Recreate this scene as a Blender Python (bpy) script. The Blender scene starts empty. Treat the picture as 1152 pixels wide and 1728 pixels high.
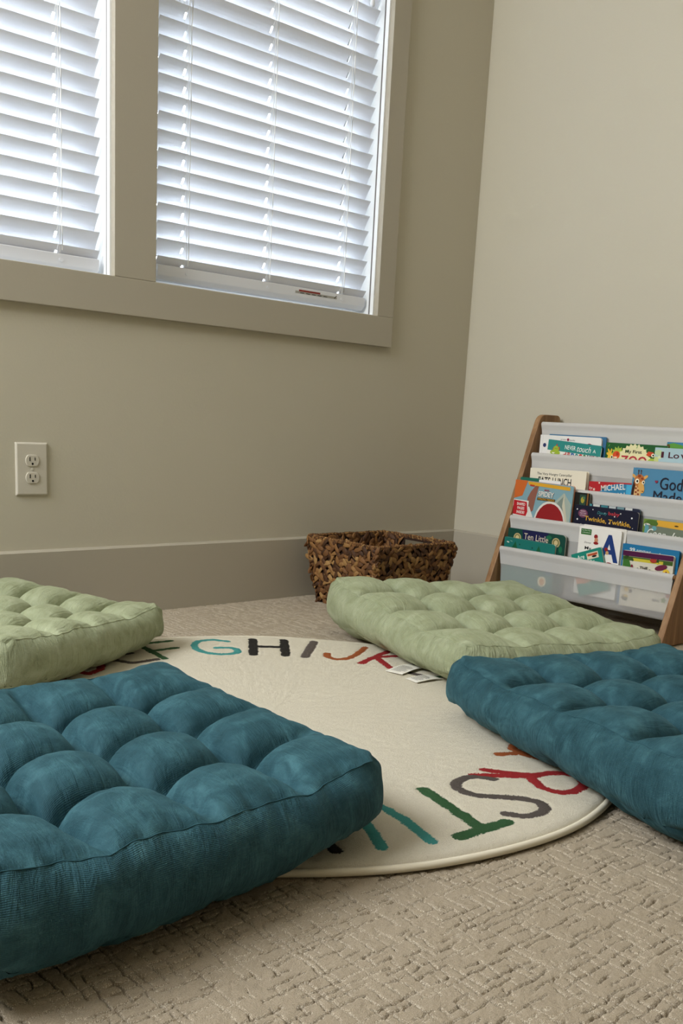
import bpy, bmesh, math
import numpy as np
from mathutils import Vector, Matrix
PI = math.pi
scene = bpy.context.scene
COL = scene.collection
# ------------------------------------------------------------------ camera
cam_data = bpy.data.cameras.new('camera')
cam = bpy.data.objects.new('camera', cam_data); COL.objects.link(cam); scene.camera = cam
cam_data.sensor_fit = 'VERTICAL'; cam_data.sensor_height = 36.0
cam_data.lens = 1637.056/1728*36
cam_data.shift_y = (1069.016-864)/1728
cam_data.clip_start = 0.02
YAW, PIT, ROL = map(math.radians, (-42.05338624, -12.39214785, 3.0470059))
cam.matrix_world = Matrix.Translation((0, 0, 0.53)) @ Matrix.Rotation(YAW, 4, 'Z') @ Matrix.Rotation(PI/2+PIT, 4, 'X') @ Matrix.Rotation(ROL, 4, 'Z')
# ------------------------------------------------------------------ light
SKY = 14.0; SKY_COL = (0.88, 0.92, 1.0)
WIN_POWER = 100.0; WIN_COL = (0.93, 0.96, 1.0)
EXPOSURE = 0.27
world = bpy.data.worlds.new('sky'); scene.world = world; world.use_nodes = True
bgn = world.node_tree.nodes['Background']; bgn.inputs[0].default_value = (*SKY_COL, 1); bgn.inputs[1].default_value = SKY
def area(name, loc, target, sx, sy, power, col):
    l = bpy.data.lights.new(name, 'AREA'); l.shape = 'RECTANGLE'; l.size = sx; l.size_y = sy; l.energy = power; l.color = col
    o = bpy.data.objects.new(name, l); COL.objects.link(o); o.location = loc
    o.rotation_euler = (Vector(target)-Vector(loc)).to_track_quat('-Z', 'Y').to_euler(); return o
area('daylight_left_window', (-1.25, 1.60, 1.95), (1.3, 0.7, 0.0), 1.5, 1.3, WIN_POWER, WIN_COL)
area('soft_fill', (0.6, 0.3, 2.48), (0.6, 0.3, 0), 1.0, 1.0, 3.0, (1.0, 0.985, 0.95))  # unseen weak overhead lamp, added as soft fill
scene.view_settings.view_transform = 'Standard'; scene.view_settings.look = 'None'
scene.view_settings.exposure = EXPOSURE; scene.view_settings.gamma = 1; scene.view_settings.use_curve_mapping = False
scene.cycles.max_bounces = 10; scene.cycles.diffuse_bounces = 7; scene.cycles.transparent_max_bounces = 24
scene.cycles.caustics_reflective = False; scene.cycles.caustics_refractive = False
# ------------------------------------------------------------------ materials
def lin(c):
    if isinstance(c, str):
        c = [int(c[i:i+2], 16)/255 for i in (0, 2, 4)]
    return tuple(x/12.92 if x <= .04045 else ((x+.055)/1.055)**2.4 for x in c)
MATS = {}
def mat(name, hexcol, rough=.6, **kw):
    if name in MATS: return MATS[name]
    m = bpy.data.materials.new(name); m.use_nodes = True; MATS[name] = m
    b = m.node_tree.nodes['Principled BSDF']
    b.inputs['Base Color'].default_value = (*lin(hexcol), 1); b.inputs['Roughness'].default_value = rough
    b.inputs['Specular IOR Level'].default_value = kw.get('spec', .35)
    if 'sheen' in kw:
        b.inputs['Sheen Weight'].default_value = kw['sheen']; b.inputs['Sheen Roughness'].default_value = .5
        b.inputs['Sheen Tint'].default_value = (*lin(kw.get('sheen_tint', 'ffffff')), 1)
    return m
def ink(h, rough=.35):
    return mat('print_'+h+('_matte' if rough > .5 else ''), h, rough)
class N:
    """small helper round a node tree"""
    def __init__(s, m): s.nt = m.node_tree; s.b = s.nt.nodes['Principled BSDF']; s.tc = None
    def new(s, t, **kw):
        n = s.nt.nodes.new(t)
        for k, v in kw.items():
            if k.startswith('in_'): n.inputs[k[3:].replace('_', ' ')].default_value = v
            else: setattr(n, k, v)
        return n
    def link(s, a, b): s.nt.links.new(a, b)
    def noise(s, scale, detail=3, rough=.55, vec=None, dist=0):
        n = s.new('ShaderNodeTexNoise'); n.inputs['Scale'].default_value = scale; n.inputs['Detail'].default_value = detail
        n.inputs['Roughness'].default_value = rough; n.inputs['Distortion'].default_value = dist
        s.link(vec or s.coord(), n.inputs['Vector']); return n.outputs['Fac']
    def coord(s, kind='Object'):
        if not s.tc: s.tc = s.new('ShaderNodeTexCoord')
        return s.tc.outputs[kind]
    def math(s, op, a, b=None, c=None):
        n = s.new('ShaderNodeMath', operation=op)
        for i, v in enumerate((a, b, c)):
            if v is None: continue
            if isinstance(v, (int, float)): n.inputs[i].default_value = v
            else: s.link(v, n.inputs[i])
        return n.outputs[0]
    def ramp(s, fac, stops):
        n = s.new('ShaderNodeValToRGB'); e = n.color_ramp.elements
        while len(e) < len(stops): e.new(.5)
        for i, (p, c) in enumerate(stops): e[i].position = p; e[i].color = (*lin(c), 1)
        s.link(fac, n.inputs[0]); return n.outputs[0]
    def mix(s, fac, a, b, mode='MIX'):
        n = s.new('ShaderNodeMix', data_type='RGBA', blend_type=mode)
        for i, v in ((0, fac), (6, a), (7, b)):
            if isinstance(v, (int, float)): n.inputs[i].default_value = v
            elif isinstance(v, tuple): n.inputs[i].default_value = (*v, 1)
            else: s.link(v, n.inputs[i])
        return n.outputs[2]
    def bump(s, h, strength, dist, prev=None):
        n = s.new('ShaderNodeBump'); n.inputs['Strength'].default_value = strength; n.inputs['Distance'].default_value = dist
        s.link(h, n.inputs['Height'])
        if prev: s.link(prev, n.inputs['Normal'])
        return n.outputs[0]
    def base(s, c): s.link(c, s.b.inputs['Base Color'])
    def normal(s, n): s.link(n, s.b.inputs['Normal'])
def paint(name, h, rough=.55, bump=.05):
    m = mat(name, h, rough); n = N(m)
    n.normal(n.bump(n.noise(220, 3), bump, .002)); return m
WALL = paint('wall_paint', 'bfb9a7', .75, .12)
TRIM = paint('trim_paint', 'ada696', .42, .04)
CEIL = mat('ceiling_paint', 'e4dfd0', .9)
VINYL = mat('window_vinyl', 'eef0f0', .35)
SLAT = mat('blind_slat_white', 'e0e2e8', .38)
CORD = mat('blind_cord_white', 'f2f2f0', .7)
PLASTIC = mat('outlet_white', 'c6c0b2', .35)
DARK = mat('dark_slot', '15130f', .6)
GLASS = bpy.data.materials.new('window_glass'); GLASS.use_nodes = True
nt = GLASS.node_tree; nt.nodes.remove(nt.nodes['Principled BSDF'])
tr = nt.nodes.new('ShaderNodeBsdfTransparent'); tr.inputs[0].default_value = (.93, .96, .95, 1)
gl = nt.nodes.new('ShaderNodeBsdfGlossy'); gl.inputs['Roughness'].default_value = .02
fr = nt.nodes.new('ShaderNodeFresnel'); mx = nt.nodes.new('ShaderNodeMixShader')
nt.links.new(fr.outputs[0], mx.inputs[0]); nt.links.new(tr.outputs[0], mx.inputs[1]); nt.links.new(gl.outputs[0], mx.inputs[2])
nt.links.new(mx.outputs[0], nt.nodes['Material Output'].inputs[0])
# ------------------------------------------------------------------ mesh helpers
def world_loc(o):
    v = Vector((0, 0, 0))
    while o: v += o.location; o = o.parent
    return v
class MB:
    """collects faces with a material each and links them as ONE mesh object"""
    def __init__(s): s.v = []; s.f = []; s.m = []; s.mats = []
    def mi(s, m):
        if m not in s.mats: s.mats.append(m)
        return s.mats.index(m)
    def add(s, verts, faces, m):
        o = len(s.v); s.v += [tuple(v) for v in verts]; k = s.mi(m)
        for f in faces: s.f.append([o+i for i in f]); s.m.append(k)
        return s
    def box(s, x0, x1, y0, y1, z0, z1, m):
        v = [(x, y, z) for x in (x0, x1) for y in (y0, y1) for z in (z0, z1)]
        return s.add(v, [(0, 1, 3, 2), (4, 6, 7, 5), (0, 4, 5, 1), (2, 3, 7, 6), (0, 2, 6, 4), (1, 5, 7, 3)], m)
    def prism(s, pts, axis, a, b, m):
        """2-D outline (ccw) extruded from a to b along axis"""
        def P(p, t):
            return {'x': (t, p[0], p[1]), 'y': (p[0], t, p[1]), 'z': (p[0], p[1], t)}[axis]
        n = len(pts); v = [P(p, a) for p in pts]+[P(p, b) for p in pts]
        return s.add(v, [tuple(range(n))[::-1], tuple(range(n, 2*n))]+[(i, (i+1) % n, n+(i+1) % n, n+i) for i in range(n)], m)
    def tube(s, pts, r, m, seg=8, closed=False, rs=None):
        pts = [Vector(p) for p in pts]; n = len(pts); v = []
        for i, p in enumerate(pts):
            a = pts[(i-1) % n] if (closed or i) else p; b = pts[(i+1) % n] if (closed or i < n-1) else p
            t = (b-a).normalized(); u = t.cross(Vector((0, 0, 1)))
            if u.length < 1e-3: u = t.cross(Vector((1, 0, 0)))
            u.normalize(); w = t.cross(u); rr = rs[i] if rs else r
            v += [p+(u*math.cos(2*PI*k/seg)+w*math.sin(2*PI*k/seg))*rr for k in range(seg)]
        f = []
        for i in range(n if closed else n-1):
            for k in range(seg):
                j = (i+1) % n
                f.append((i*seg+k, i*seg+(k+1) % seg, j*seg+(k+1) % seg, j*seg+k))
        if not closed: f += [tuple(range(seg))[::-1], tuple((n-1)*seg+k for k in range(seg))]
        return s.add(v, f, m)
    def build(s, name, parent=None, loc=None, bevel=0, smooth=False, seg=2, local=False):
        me = bpy.data.meshes.new(name); me.from_pydata(s.v, [], s.f)
        for m in s.mats: me.materials.append(m)
        me.polygons.foreach_set('material_index', s.m)
        me.validate(); me.update()
        bm = bmesh.new(); bm.from_mesh(me); bmesh.ops.recalc_face_normals(bm, faces=bm.faces) if not getattr(s, 'keep', False) else None
        bm.to_mesh(me); bm.free()
        if smooth: me.polygons.foreach_set('use_smooth', [True]*len(me.polygons))
        o = bpy.data.objects.new(name, me); COL.objects.link(o)
        if loc is not None:
            me.transform(Matrix.Translation(-Vector(loc))); o.location = loc
        if parent is not None:
            o.parent = parent
            if not local: me.transform(Matrix.Translation(-world_loc(parent)))
        if bevel:
            b = o.modifiers.new('bevel', 'BEVEL'); b.width = bevel; b.segments = seg; b.limit_method = 'ANGLE'
        return o
def tag(o, label=None, cat=None, group=None, kind=None):
    for k, v in (('label', label), ('category', cat), ('group', group), ('kind', kind)):
        if v: o[k] = v
    return o
def empty(name, loc, rot=(0, 0, 0)):
    o = bpy.data.objects.new(name, None); o.empty_display_size = .05; COL.objects.link(o); o.location = loc; o.rotation_euler = rot; return o
def fast_mesh(name, V, F, mats, uv=None, attrs=None, parent=None, smooth=True):
    """numpy arrays to mesh; F is (n,4)"""
    me = bpy.data.meshes.new(name); V = np.asarray(V, np.float32); F = np.asarray(F, np.int32); k = F.shape[1]
    me.vertices.add(len(V)); me.vertices.foreach_set('co', V.ravel())
    me.loops.add(F.size); me.loops.foreach_set('vertex_index', F.ravel())
    me.polygons.add(len(F)); me.polygons.foreach_set('loop_start', np.arange(len(F), dtype=np.int32)*k)
    if smooth: me.polygons.foreach_set('use_smooth', np.ones(len(F), bool))
    for m in mats: me.materials.append(m)
    me.update(calc_edges=True)
    if uv is not None:
        l = me.uv_layers.new(name='rest'); l.data.foreach_set('uv', np.asarray(uv, np.float32)[F.ravel()].ravel())
    for nm, (typ, arr) in (attrs or {}).items():
        a = me.attributes.new(nm, typ, 'POINT')
        a.data.foreach_set('color' if typ == 'FLOAT_COLOR' else 'value', np.asarray(arr, np.float32).ravel())
    o = bpy.data.objects.new(name, me); COL.objects.link(o)
    if parent is not None: o.parent = parent
    return o
def vnoise(x, y, seed, scale):
    """smooth 2-D value noise in -1..1"""
    r = np.random.default_rng(seed).uniform(-1, 1, (256, 256))
    x = np.asarray(x)/scale+100.3; y = np.asarray(y)/scale+100.7
    xi = np.floor(x).astype(int); yi = np.floor(y).astype(int); fx = x-xi; fy = y-yi
    fx = fx*fx*(3-2*fx); fy = fy*fy*(3-2*fy); g = lambda i, j: r[i % 256, j % 256]
    return (g(xi, yi)*(1-fx)+g(xi+1, yi)*fx)*(1-fy)+(g(xi, yi+1)*(1-fx)+g(xi+1, yi+1)*fx)*fy
# ------------------------------------------------------------------ cloth inflation used for the cushions
def simulate_cushion(seed, L=0.60, H=0.115, n=73, m=13, steps=300, pull=0.055, P=11.0, G=.3, ztop=.135, slack=1.03, bend=1.2e-3, sideP=.4, inner=.10, zval=.044, seam=0.945, S_=1.0):
    rng = np.random.default_rng(seed)
    ids = {}
    pos = []; rest = []
    def vid(key, p):
        if key not in ids:
            ids[key] = len(pos); pos.append(p)
        return ids[key]
    g = np.linspace(-L/2, L/2, n)
    T = np.array([[vid(('t', i, j), (g[i], g[j], H)) for j in range(n)] for i in range(n)])
    B = np.array([[vid(('b', i, j), (g[i], g[j], 0.0)) for j in range(n)] for i in range(n)])
    loop = [(i, 0) for i in range(n-1)] + [(n-1, j) for j in range(n-1)] + [(i, n-1) for i in range(n-1, 0, -1)] + [(0, j) for j in range(n-1, 0, -1)]
    K = len(loop)
    zs = np.linspace(0, H, m)
    S = np.zeros((K, m), int)
    for k, (i, j) in enumerate(loop):
        for q in range(m):
            S[k, q] = B[i, j] if q == 0 else T[i, j] if q == m-1 else vid(('s', k, q), (g[i], g[j], zs[q]))
    X = np.array(pos, float)
    quads = []; uvs = []; parts = []
    a = T; quads.append(np.stack([a[:-1, :-1], a[1:, :-1], a[1:, 1:], a[:-1, 1:]], -1).reshape(-1, 4))
    a = B; quads.append(np.stack([a[:-1, :-1], a[:-1, 1:], a[1:, 1:], a[1:, :-1]], -1).reshape(-1, 4))
    S2 = np.vstack([S, S[:1]])
    quads.append(np.stack([S2[:-1, :-1], S2[1:, :-1], S2[1:, 1:], S2[:-1, 1:]], -1).reshape(-1, 4))
    # constraints
    E = []; R = []; C = []
    def add(a, b, scale=1.0, comp=0.0):
        a = a.ravel(); b = b.ravel(); ok = a != b
        a, b = a[ok], b[ok]
        E.append(np.stack([a, b], 1)); R.append(np.linalg.norm(X[a]-X[b], axis=1)*scale); C.append(np.full(len(a), comp))
    h = L/(n-1)
    for A in (T, B):
        add(A[:-1], A[1:], scale=slack); add(A[:, :-1], A[:, 1:], scale=slack)
        add(A[:-1, :-1], A[1:, 1:], scale=slack, comp=2e-4); add(A[1:, :-1], A[:-1, 1:], scale=slack, comp=2e-4)
        add(A[:-2], A[2:], scale=slack, comp=bend); add(A[:, :-2], A[:, 2:], scale=slack, comp=bend)
        for sp in (6, 18, 36):
            add(A[:-sp:3], A[sp::3], scale=slack, comp=-1); add(A[:, :-sp:3], A[:, sp::3], scale=slack, comp=-1)
    add(S2[:-1, 1:-1], S2[1:, 1:-1]); add(S[:, :-1], S[:, 1:])
    add(S2[:-1, :-1], S2[1:, 1:], comp=2e-4); add(S2[1:, :-1], S2[:-1, 1:], comp=2e-4)
    add(S[:, :-2], S[:, 2:], comp=bend)
    S3 = np.vstack([S, S[:2]])
    add(S3[:-2], S3[2:], comp=bend)
    for q in (0, m-1):        # gathered seams: shorter than the panels they join
        add(S2[:-1, q], S2[1:, q], scale=seam if q else .985)
    for q in (0, m-1):
        for sp in (4, 12, 36, 72):
            for k0 in range(0, K, 72):
                add(S2[k0:k0+73-sp:4, q], S2[k0+sp:k0+73:4, q], scale=seam if q else .985, comp=-1)
    E = np.vstack(E); R = np.concatenate(R)
    M_ = (X[E[:, 0]]+X[E[:, 1]])/2; top_ = M_[:, 2] > H-1e-6; ed = np.minimum(L/2-np.abs(M_[:, 0]), L/2-np.abs(M_[:, 1]))
    R = R*np.where(top_ & (ed > h*.6), 1+inner*np.clip(ed/(.2*L), 0, 1), 1); C = np.concatenate(C)
    # merge duplicates by priority (seams last win)
    key = np.sort(E, 1); key = key[:, 0]*len(X)+key[:, 1]
    _, idx = np.unique(key[::-1], return_index=True); idx = len(key)-1-idx
    E, R, C = E[idx], R[idx], C[idx]
    # greedy colouring
    col = np.zeros(len(E), int); used = [0]*len(X)
    order = rng.permutation(len(E))
    El = E.tolist()
    for e in order:
        a, b = El[e]
        u = used[a] | used[b]; c = 0
        while u >> c & 1: c += 1
        col[e] = c; used[a] |= 1 << c; used[b] |= 1 << c
    groups = []
    for c in range(col.max()+1):
        s = np.where(col == c)[0]
        if len(s): groups.append((E[s, 0], E[s, 1], R[s], C[s]))
    bi = [round((n-1)*f) for f in (.25, .5, .75)]
    bt = np.array([T[i, j] for i in bi for j in bi]); bb = np.array([B[i, j] for i in bi for j in bi])
    tris = np.vstack([q[:, [0, 1, 2]] for q in quads]+[q[:, [0, 2, 3]] for q in quads])
    nb = len(quads[0]); nt = sum(len(q) for q in quads); botmask = np.zeros(2*nt, bool); botmask[nb:2*nb] = True; botmask[nt+nb:nt+2*nb] = True; sidemask = np.zeros(2*nt, bool); sidemask[2*nb:nt] = True; sidemask[nt+2*nb:] = True
    # stuffing: each of the 4 x 4 puffs pushes its dome up, the stitched lines between stay low
    U = np.zeros((len(X), 2)); gg = np.linspace(0, 4, n); gi, gj = np.meshgrid(gg, gg, indexing='ij'); U[T, 0] = gi; U[T, 1] = gj
    def prof(c):
        s = c-np.floor(c); f = np.abs(np.sin(np.pi*s))**.52
        e = np.minimum(c, 4-c)                       # distance to the seam in cells
        f = np.where(e < .5, np.maximum(f, 0.70+.30*np.clip(e/.5, 0, 1)**.7), f); return f, e
    fu, eu = prof(U[:, 0]); fv, ev = prof(U[:, 1])
    fu = fu+(1-fu)*.95*np.exp(-(ev/.27)**2); fv = fv+(1-fv)*.95*np.exp(-(eu/.27)**2)
    ff = np.clip((.72*fu*fv+.14*(fu+fv))*1.12, 0, 1)**.85; zt = zval+(ztop-zval)*ff
    zt_tri = zt[tris].mean(1)[:, None]; topmask = np.zeros((2*nt, 1), bool); topmask[:nb] = True; topmask[nt:nt+nb] = True
    X += rng.normal(0, 0.0008, X.shape)
    # low frequency irregularity of the stuffing
    Wt = np.ones(len(X)); Wt[bt] = 0; Wt[bb] = 0
    V = np.zeros_like(X); dt = 0.01
    lenpull = np.full(9, H)+0
    flat = tris.ravel(); N = len(X)
    target = pull*(1+rng.uniform(-.15, .15, 9))
    for it in range(steps):
        fr = min(1, it/(steps*.45))
        p0, p1, p2 = X[tris[:, 0]], X[tris[:, 1]], X[tris[:, 2]]
        nr = np.cross(p1-p0, p2-p0)/6*P*min(1, .15+fr)
        zc = (p0+p1+p2)[:, 2:]/3
        nr *= np.where(topmask, np.clip((zt_tri-zc)/.016, -2.5, 1), np.clip((ztop-zc)/.03, -1, 1))
        nr[botmask] *= .1; nr[sidemask] *= sideP
        F = np.stack([np.bincount(flat, weights=np.repeat(nr[:, k], 3), minlength=N) for k in range(3)], 1)
        # mass per vertex ~ h^2 * 1.0
        acc = F/(h*h*1.0); acc[:, 2] -= G
        V += acc*dt; V *= .93
        V *= Wt[:, None]; O = X.copy(); X = X+V*dt
        tt = H+(target-H)*fr
        for sweep in range(2):
            X[bt, 2] = tt; X[bb, 2] = .012
            for a, b, r, c in groups:
                d = X[a]-X[b]; l = np.sqrt((d*d).sum(1))
                wa = Wt[a]; wb = Wt[b]; k = (l-r)/(l*(wa+wb+1e-9+np.maximum(c, 0)/(dt*dt))); k = np.where((c < 0) & (k < 0), 0, k); d *= k[:, None]
                X[a] -= d*wa[:, None]; X[b] += d*wb[:, None]
            X[:, 2] = np.maximum(X[:, 2], 0)
        V = (X-O)/dt
        sp = np.linalg.norm(V, axis=1, keepdims=True); V *= np.minimum(1, .6/np.maximum(sp, 1e-9))
    return X, T, B, S, quads, bt, bb

# ------------------------------------------------------------------ room shell
GAP_SHADE = mat('gap_shade_grey', '6f6a66', .7)  # grey standing in for the shade of the jamb gap
WY, WX = 2.275, 2.555          # window wall, right wall
LX, FY, ZC = -1.5, -3.4, 2.55
OPEN = [(0.36, 1.2275), (1.3437, 2.114)]     # the two window openings
Z0, Z1 = 0.845, 2.13
m = MB()
m.box(LX-.12, WX+.12, WY, WY+.13, -.05, Z0-.012, WALL); m.box(LX-.12, WX+.12, WY, WY+.13, Z1+.012, ZC, WALL)
m.box(LX-.12, OPEN[0][0]-.012, WY, WY+.13, Z0-.012, Z1+.012, WALL); m.box(OPEN[0][1]+.012, OPEN[1][0]-.012, WY, WY+.13, Z0-.012, Z1+.012, WALL)
m.box(OPEN[1][1]+.012, WX+.12, WY, WY+.13, Z0-.012, Z1+.012, WALL)
tag(m.build('wall_back'), kind='structure')
tag(MB().box(WX, WX+.12, FY, WY, -.05, ZC, WALL).build('wall_right'), kind='structure')
tag(MB().box(LX-.12, LX, FY, WY, -.05, ZC, WALL).build('wall_left'), kind='structure')
tag(MB().box(LX, WX, FY-.12, FY, -.05, ZC, WALL).build('wall_front'), kind='structure')
tag(MB().box(LX-.12, WX+.12, FY-.12, WY+.13, ZC, ZC+.1, CEIL).build('ceiling'), kind='structure')
# baseboards with a small eased top edge
BH = .1745
bb = [(WY, -.02), (WY, BH+.004), (WY-.009, BH+.004), (WY-.014, BH-.001), (WY-.014, -.02)]
tag(MB().prism(bb, 'x', LX, WX, TRIM).build('baseboard_back'), kind='structure')
bb = [(WX, -.02), (WX-.014, -.02), (WX-.014, BH-.001), (WX-.009, BH+.004), (WX, BH+.004)]
tag(MB().prism(bb, 'y', FY, WY-.014, TRIM).build('baseboard_right'), kind='structure')
# window casing: one flat frame round both windows
TY = WY-.018
m = MB(); xo = (OPEN[0][0]-.085, 2.181)
m.box(xo[0], xo[1], TY, WY, .757, Z0, TRIM); m.box(xo[0], xo[1], TY, WY, Z1, Z1+.09, TRIM)
m.box(xo[0], OPEN[0][0], TY, WY, Z0, Z1, TRIM); m.box(OPEN[1][1], xo[1], TY, WY, Z0, Z1, TRIM)
m.box(OPEN[0][1], OPEN[1][0], TY, WY, Z0, Z1, TRIM)
tag(m.build('trim_1', bevel=.0015), kind='structure')
for wi, (xa, xb) in enumerate(OPEN):
    root = tag(empty('window_%d' % (wi+1), ((xa+xb)/2, WY, Z0)), kind='structure')
    j = MB()          # jamb liner
    for (a, b, c, d) in ((xa-.012, xa, Z0-.012, Z1+.012), (xb, xb+.012, Z0-.012, Z1+.012), (xa, xb, Z0-.012, Z0), (xa, xb, Z1, Z1+.012)):
        j.box(a, b, WY, WY+.13, c, d, VINYL)
    j.build('jamb', root)
    s = MB(); y0, y1 = WY+.095, WY+.125
    for (a, b, c, d) in ((xa, xa+.045, Z0, Z1), (xb-.045, xb, Z0, Z1), (xa+.045, xb-.045, Z0, Z0+.045), (xa+.045, xb-.045, Z1-.045, Z1), (xa+.045, xb-.045, 1.47, 1.51)):
        s.box(a, b, y0, y1, c, d, VINYL)
    s.build('sash', root, bevel=.003)
    MB().box(xa+.045, xb-.045, WY+.108, WY+.112, Z0+.045, Z1-.045, GLASS).build('pane', root)
    r = MB()          # narrow stop strip and dark line painted as a gap's shade, standing off the jamb near the room
    r.box(xa, xa+.004, WY-.0, WY+.014, Z0, Z1, VINYL); r.box(xb-.004, xb, WY-.0, WY+.014, Z0, Z1, VINYL); r.box(xa+.004, xb-.004, WY, WY+.014, Z0, Z0+.003, VINYL)
    r.build('stop', root)
    g_ = MB(); g_.box(xa, xa+.0012, WY+.016, WY+.023, Z0, Z1, GAP_SHADE); g_.box(xb-.0012, xb, WY+.016, WY+.023, Z0, Z1, GAP_SHADE); g_.build('gap_shade', root)
# ------------------------------------------------------------------ blinds
SLD = 2.307; PITCH = .04275; TILT = math.radians(57)
def slat_mb(xa, xb, y, z, holes=()):
    m = MB(); W, T, C = .050, .0026, .0022; n = 7; top = []; bot = []
    for i in range(n):
        t = i/(n-1); u = t*W; c = C*(1-(2*t-1)**2)
        e = .35 if i in (0, n-1) else 1
        for lst, off in ((top, T/2*e), (bot, -T/2*e)):
            a, b = u, c+off
            lst.append((y+a*math.cos(TILT)+b*math.sin(TILT), z-a*math.sin(TILT)+b*math.cos(TILT)))
    hs = sorted(holes); edges_ = [xa]+[e for q in hs for e in (q-.0035, q+.0035)]+[xb]
    for i in range(0, len(edges_)-1):
        parts_ = [(0, n-1)] if i % 2 == 0 else [(0, 2), (4, n-1)]      # routed cord slot between the strips
        for (p, q) in parts_:
            m.prism(bot[p:q+1]+top[p:q+1][::-1], 'x', edges_[i], edges_[i+1], SLAT)
    return m
def blind(root, xa, xb, zlast, lad, label_):
    k = 0; z = zlast
    while z < Z1-.07:
        dx = .0015*math.sin(k*2.3+xa)
        o = slat_mb(xa+dx, xb+dx, SLD, z, [q-.008 for q in lad]).build('slat', root, smooth=False)
        z += PITCH; k += 1
    zt = z
    MB().box(xa, xb, SLD-.006, SLD+.040, Z1-.052, Z1-.004, SLAT).build('head_rail', root, bevel=.003)
    rb = MB().prism([(SLD-.001, zlast-.021), (SLD+.001, zlast-.046), (SLD+.012, zlast-.057), (SLD+.044, zlast-.057), (SLD+.046, zlast-.046), (SLD+.010, zlast-.019)], 'x', xa+.001, xb-.001, SLAT).build('bottom_rail', root, bevel=.0015)
    for lx in lad:
        c = MB(); yf = SLD-.005
        pts = []; zz = zt+.03; i = 0
        while zz > zlast-.028:
            pts.append((lx+.0012*math.sin(i*1.1+lx*9), yf, zz)); zz -= .02; i += 1
        c.tube(pts, .0012, CORD, 6)
        c.build('lift_cord', root, smooth=True)
        c = MB(); z = zlast          # ladder rungs lying along each slat and the slot showing daylight
        while z < zt:
            P = lambda a, o: (lx-.008, SLD+a*math.cos(TILT)+o*math.sin(TILT), z-a*math.sin(TILT)+o*math.cos(TILT))
            c.tube([P(.0, -.0022), P(.025, -.0002), P(.050, -.0022)], .0006, CORD, 5)
            z += PITCH
        c.tube([(lx-.004, SLD+.002, zt), (lx-.004, SLD+.002-.004, zlast-.02)], .0007, CORD, 5)
        c.build('ladder_cord', root, smooth=True)
        t = MB().prism([(lx+.006*math.cos(a*PI/6), zlast-.0345+.0045*math.sin(a*PI/6)) for a in range(12)], 'y', SLD-.0015, SLD+.004, SLAT).build('cord_plug', root)
    return rb
b1 = tag(empty('window_blind', (.81, SLD, Z1-.004)), 'white slatted blind in the left window, cut off by the picture edge', 'window blind', 'slatted blinds in the two windows')
blind(b1, .370, 1.2135, .905, [.60, 1.113], '')
b2 = tag(empty('window_blind', (1.74, SLD, Z1-.004)), 'white slatted blind in the right window, with a printed sticker on its bottom rail', 'window blind', 'slatted blinds in the two windows')
rb = blind(b2, 1.3765, 2.106, .9185, [1.466, 1.735, 2.012], '')
RED = ink('8a2f28', .6); GREYP = ink('a5a39c', .6); BLK = ink('1c1a18', .6)
lb = MB(); z = .9185
lb.box(1.832, 1.990, SLD-.0002, SLD+.0006, z-.0375, z-.0265, GREYP); lb.box(1.845, 1.925, SLD-.0008, SLD, z-.0315, z-.0268, RED)
for i in range(5): lb.box(1.85+i*.022, 1.864+i*.022, SLD-.0008, SLD, z-.0362, z-.0345, BLK)
lb.add([(1.978, SLD-.001, z-.0365), (1.981, SLD-.001, z-.0365), (1.990, SLD-.001, z-.028), (1.987, SLD-.001, z-.028)], [(0, 1, 2, 3)], BLK)
lb.build('warning_sticker', rb)
# tilt cord with tassel hanging at the right end
tx, tz = 2.060, 1.683
t = MB().tube([(tx, SLD-.012, 2.05), (tx, SLD-.013, tz+.03)], .0010, CORD, 6).build('tilt_cord', b2, smooth=True)
MB().tube([(tx, SLD-.013, tz+.034), (tx, SLD-.013, tz+.026), (tx, SLD-.013, tz+.008), (tx, SLD-.013, tz+.002), (tx, SLD-.013, tz)], 0, SLAT, 12, rs=[.0022, .0045, .0072, .0066, .004]).build('cord_tassel', b2, smooth=True)
# ------------------------------------------------------------------ outlet
oc = Vector((1.0145, WY, .3755)); root = tag(empty('wall_outlet', oc), 'white duplex electrical outlet on the wall below the left window', 'outlet')
def ring(cx, cz, w, h, n=32, cut=None):
    p = []
    for i in range(n):
        a = 2*PI*i/n; x, z = w*math.cos(a), h*math.sin(a)
        if cut: z = max(-cut, min(cut, z*1.0))
        p.append((cx+x, cz+z))
    return p
m = MB(); hw, hh = .0405, .0635
v = []
for (dx, dy) in ((0, 0), (.0, -.0025), (.0035, -.0062)):
    v += [(oc.x+sx*(hw-dx), WY+dy-.0002, oc.z+sz*(hh-dx)) for sx, sz in ((-1, -1), (1, -1), (1, 1), (-1, 1))]
f = [(0, 1, 2, 3), (8, 11, 10, 9)]
for k in (0, 4): f += [(k+i, k+(i+1) % 4, k+4+(i+1) % 4, k+4+i) for i in range(4)]
m.add(v, f, PLASTIC); m.build('cover_plate', root, bevel=.0012)
for dz in (.0205, -.0205):
    fz = oc.z+dz
    r = MB().prism(ring(oc.x, fz, .0172, .0172, 40, .0135), 'y', WY-.0092, WY-.004, PLASTIC).build('receptacle', root, bevel=.0012)
    s = MB()
    s.box(oc.x-.0078, oc.x-.0054, WY-.0096, WY-.008, fz-.001, fz+.0085, DARK); s.box(oc.x+.0052, oc.x+.0072, WY-.0096, WY-.008, fz, fz+.0075, DARK)
    s.prism(ring(oc.x, fz-.0075, .0026, .0028, 16), 'y', WY-.0096, WY-.008, DARK); s.build('socket_slots', r)
MB().prism(ring(oc.x, oc.z, .0032, .0032, 20), 'y', WY-.0078, WY-.004, PLASTIC).build('screw', root, bevel=.0006)
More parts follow.
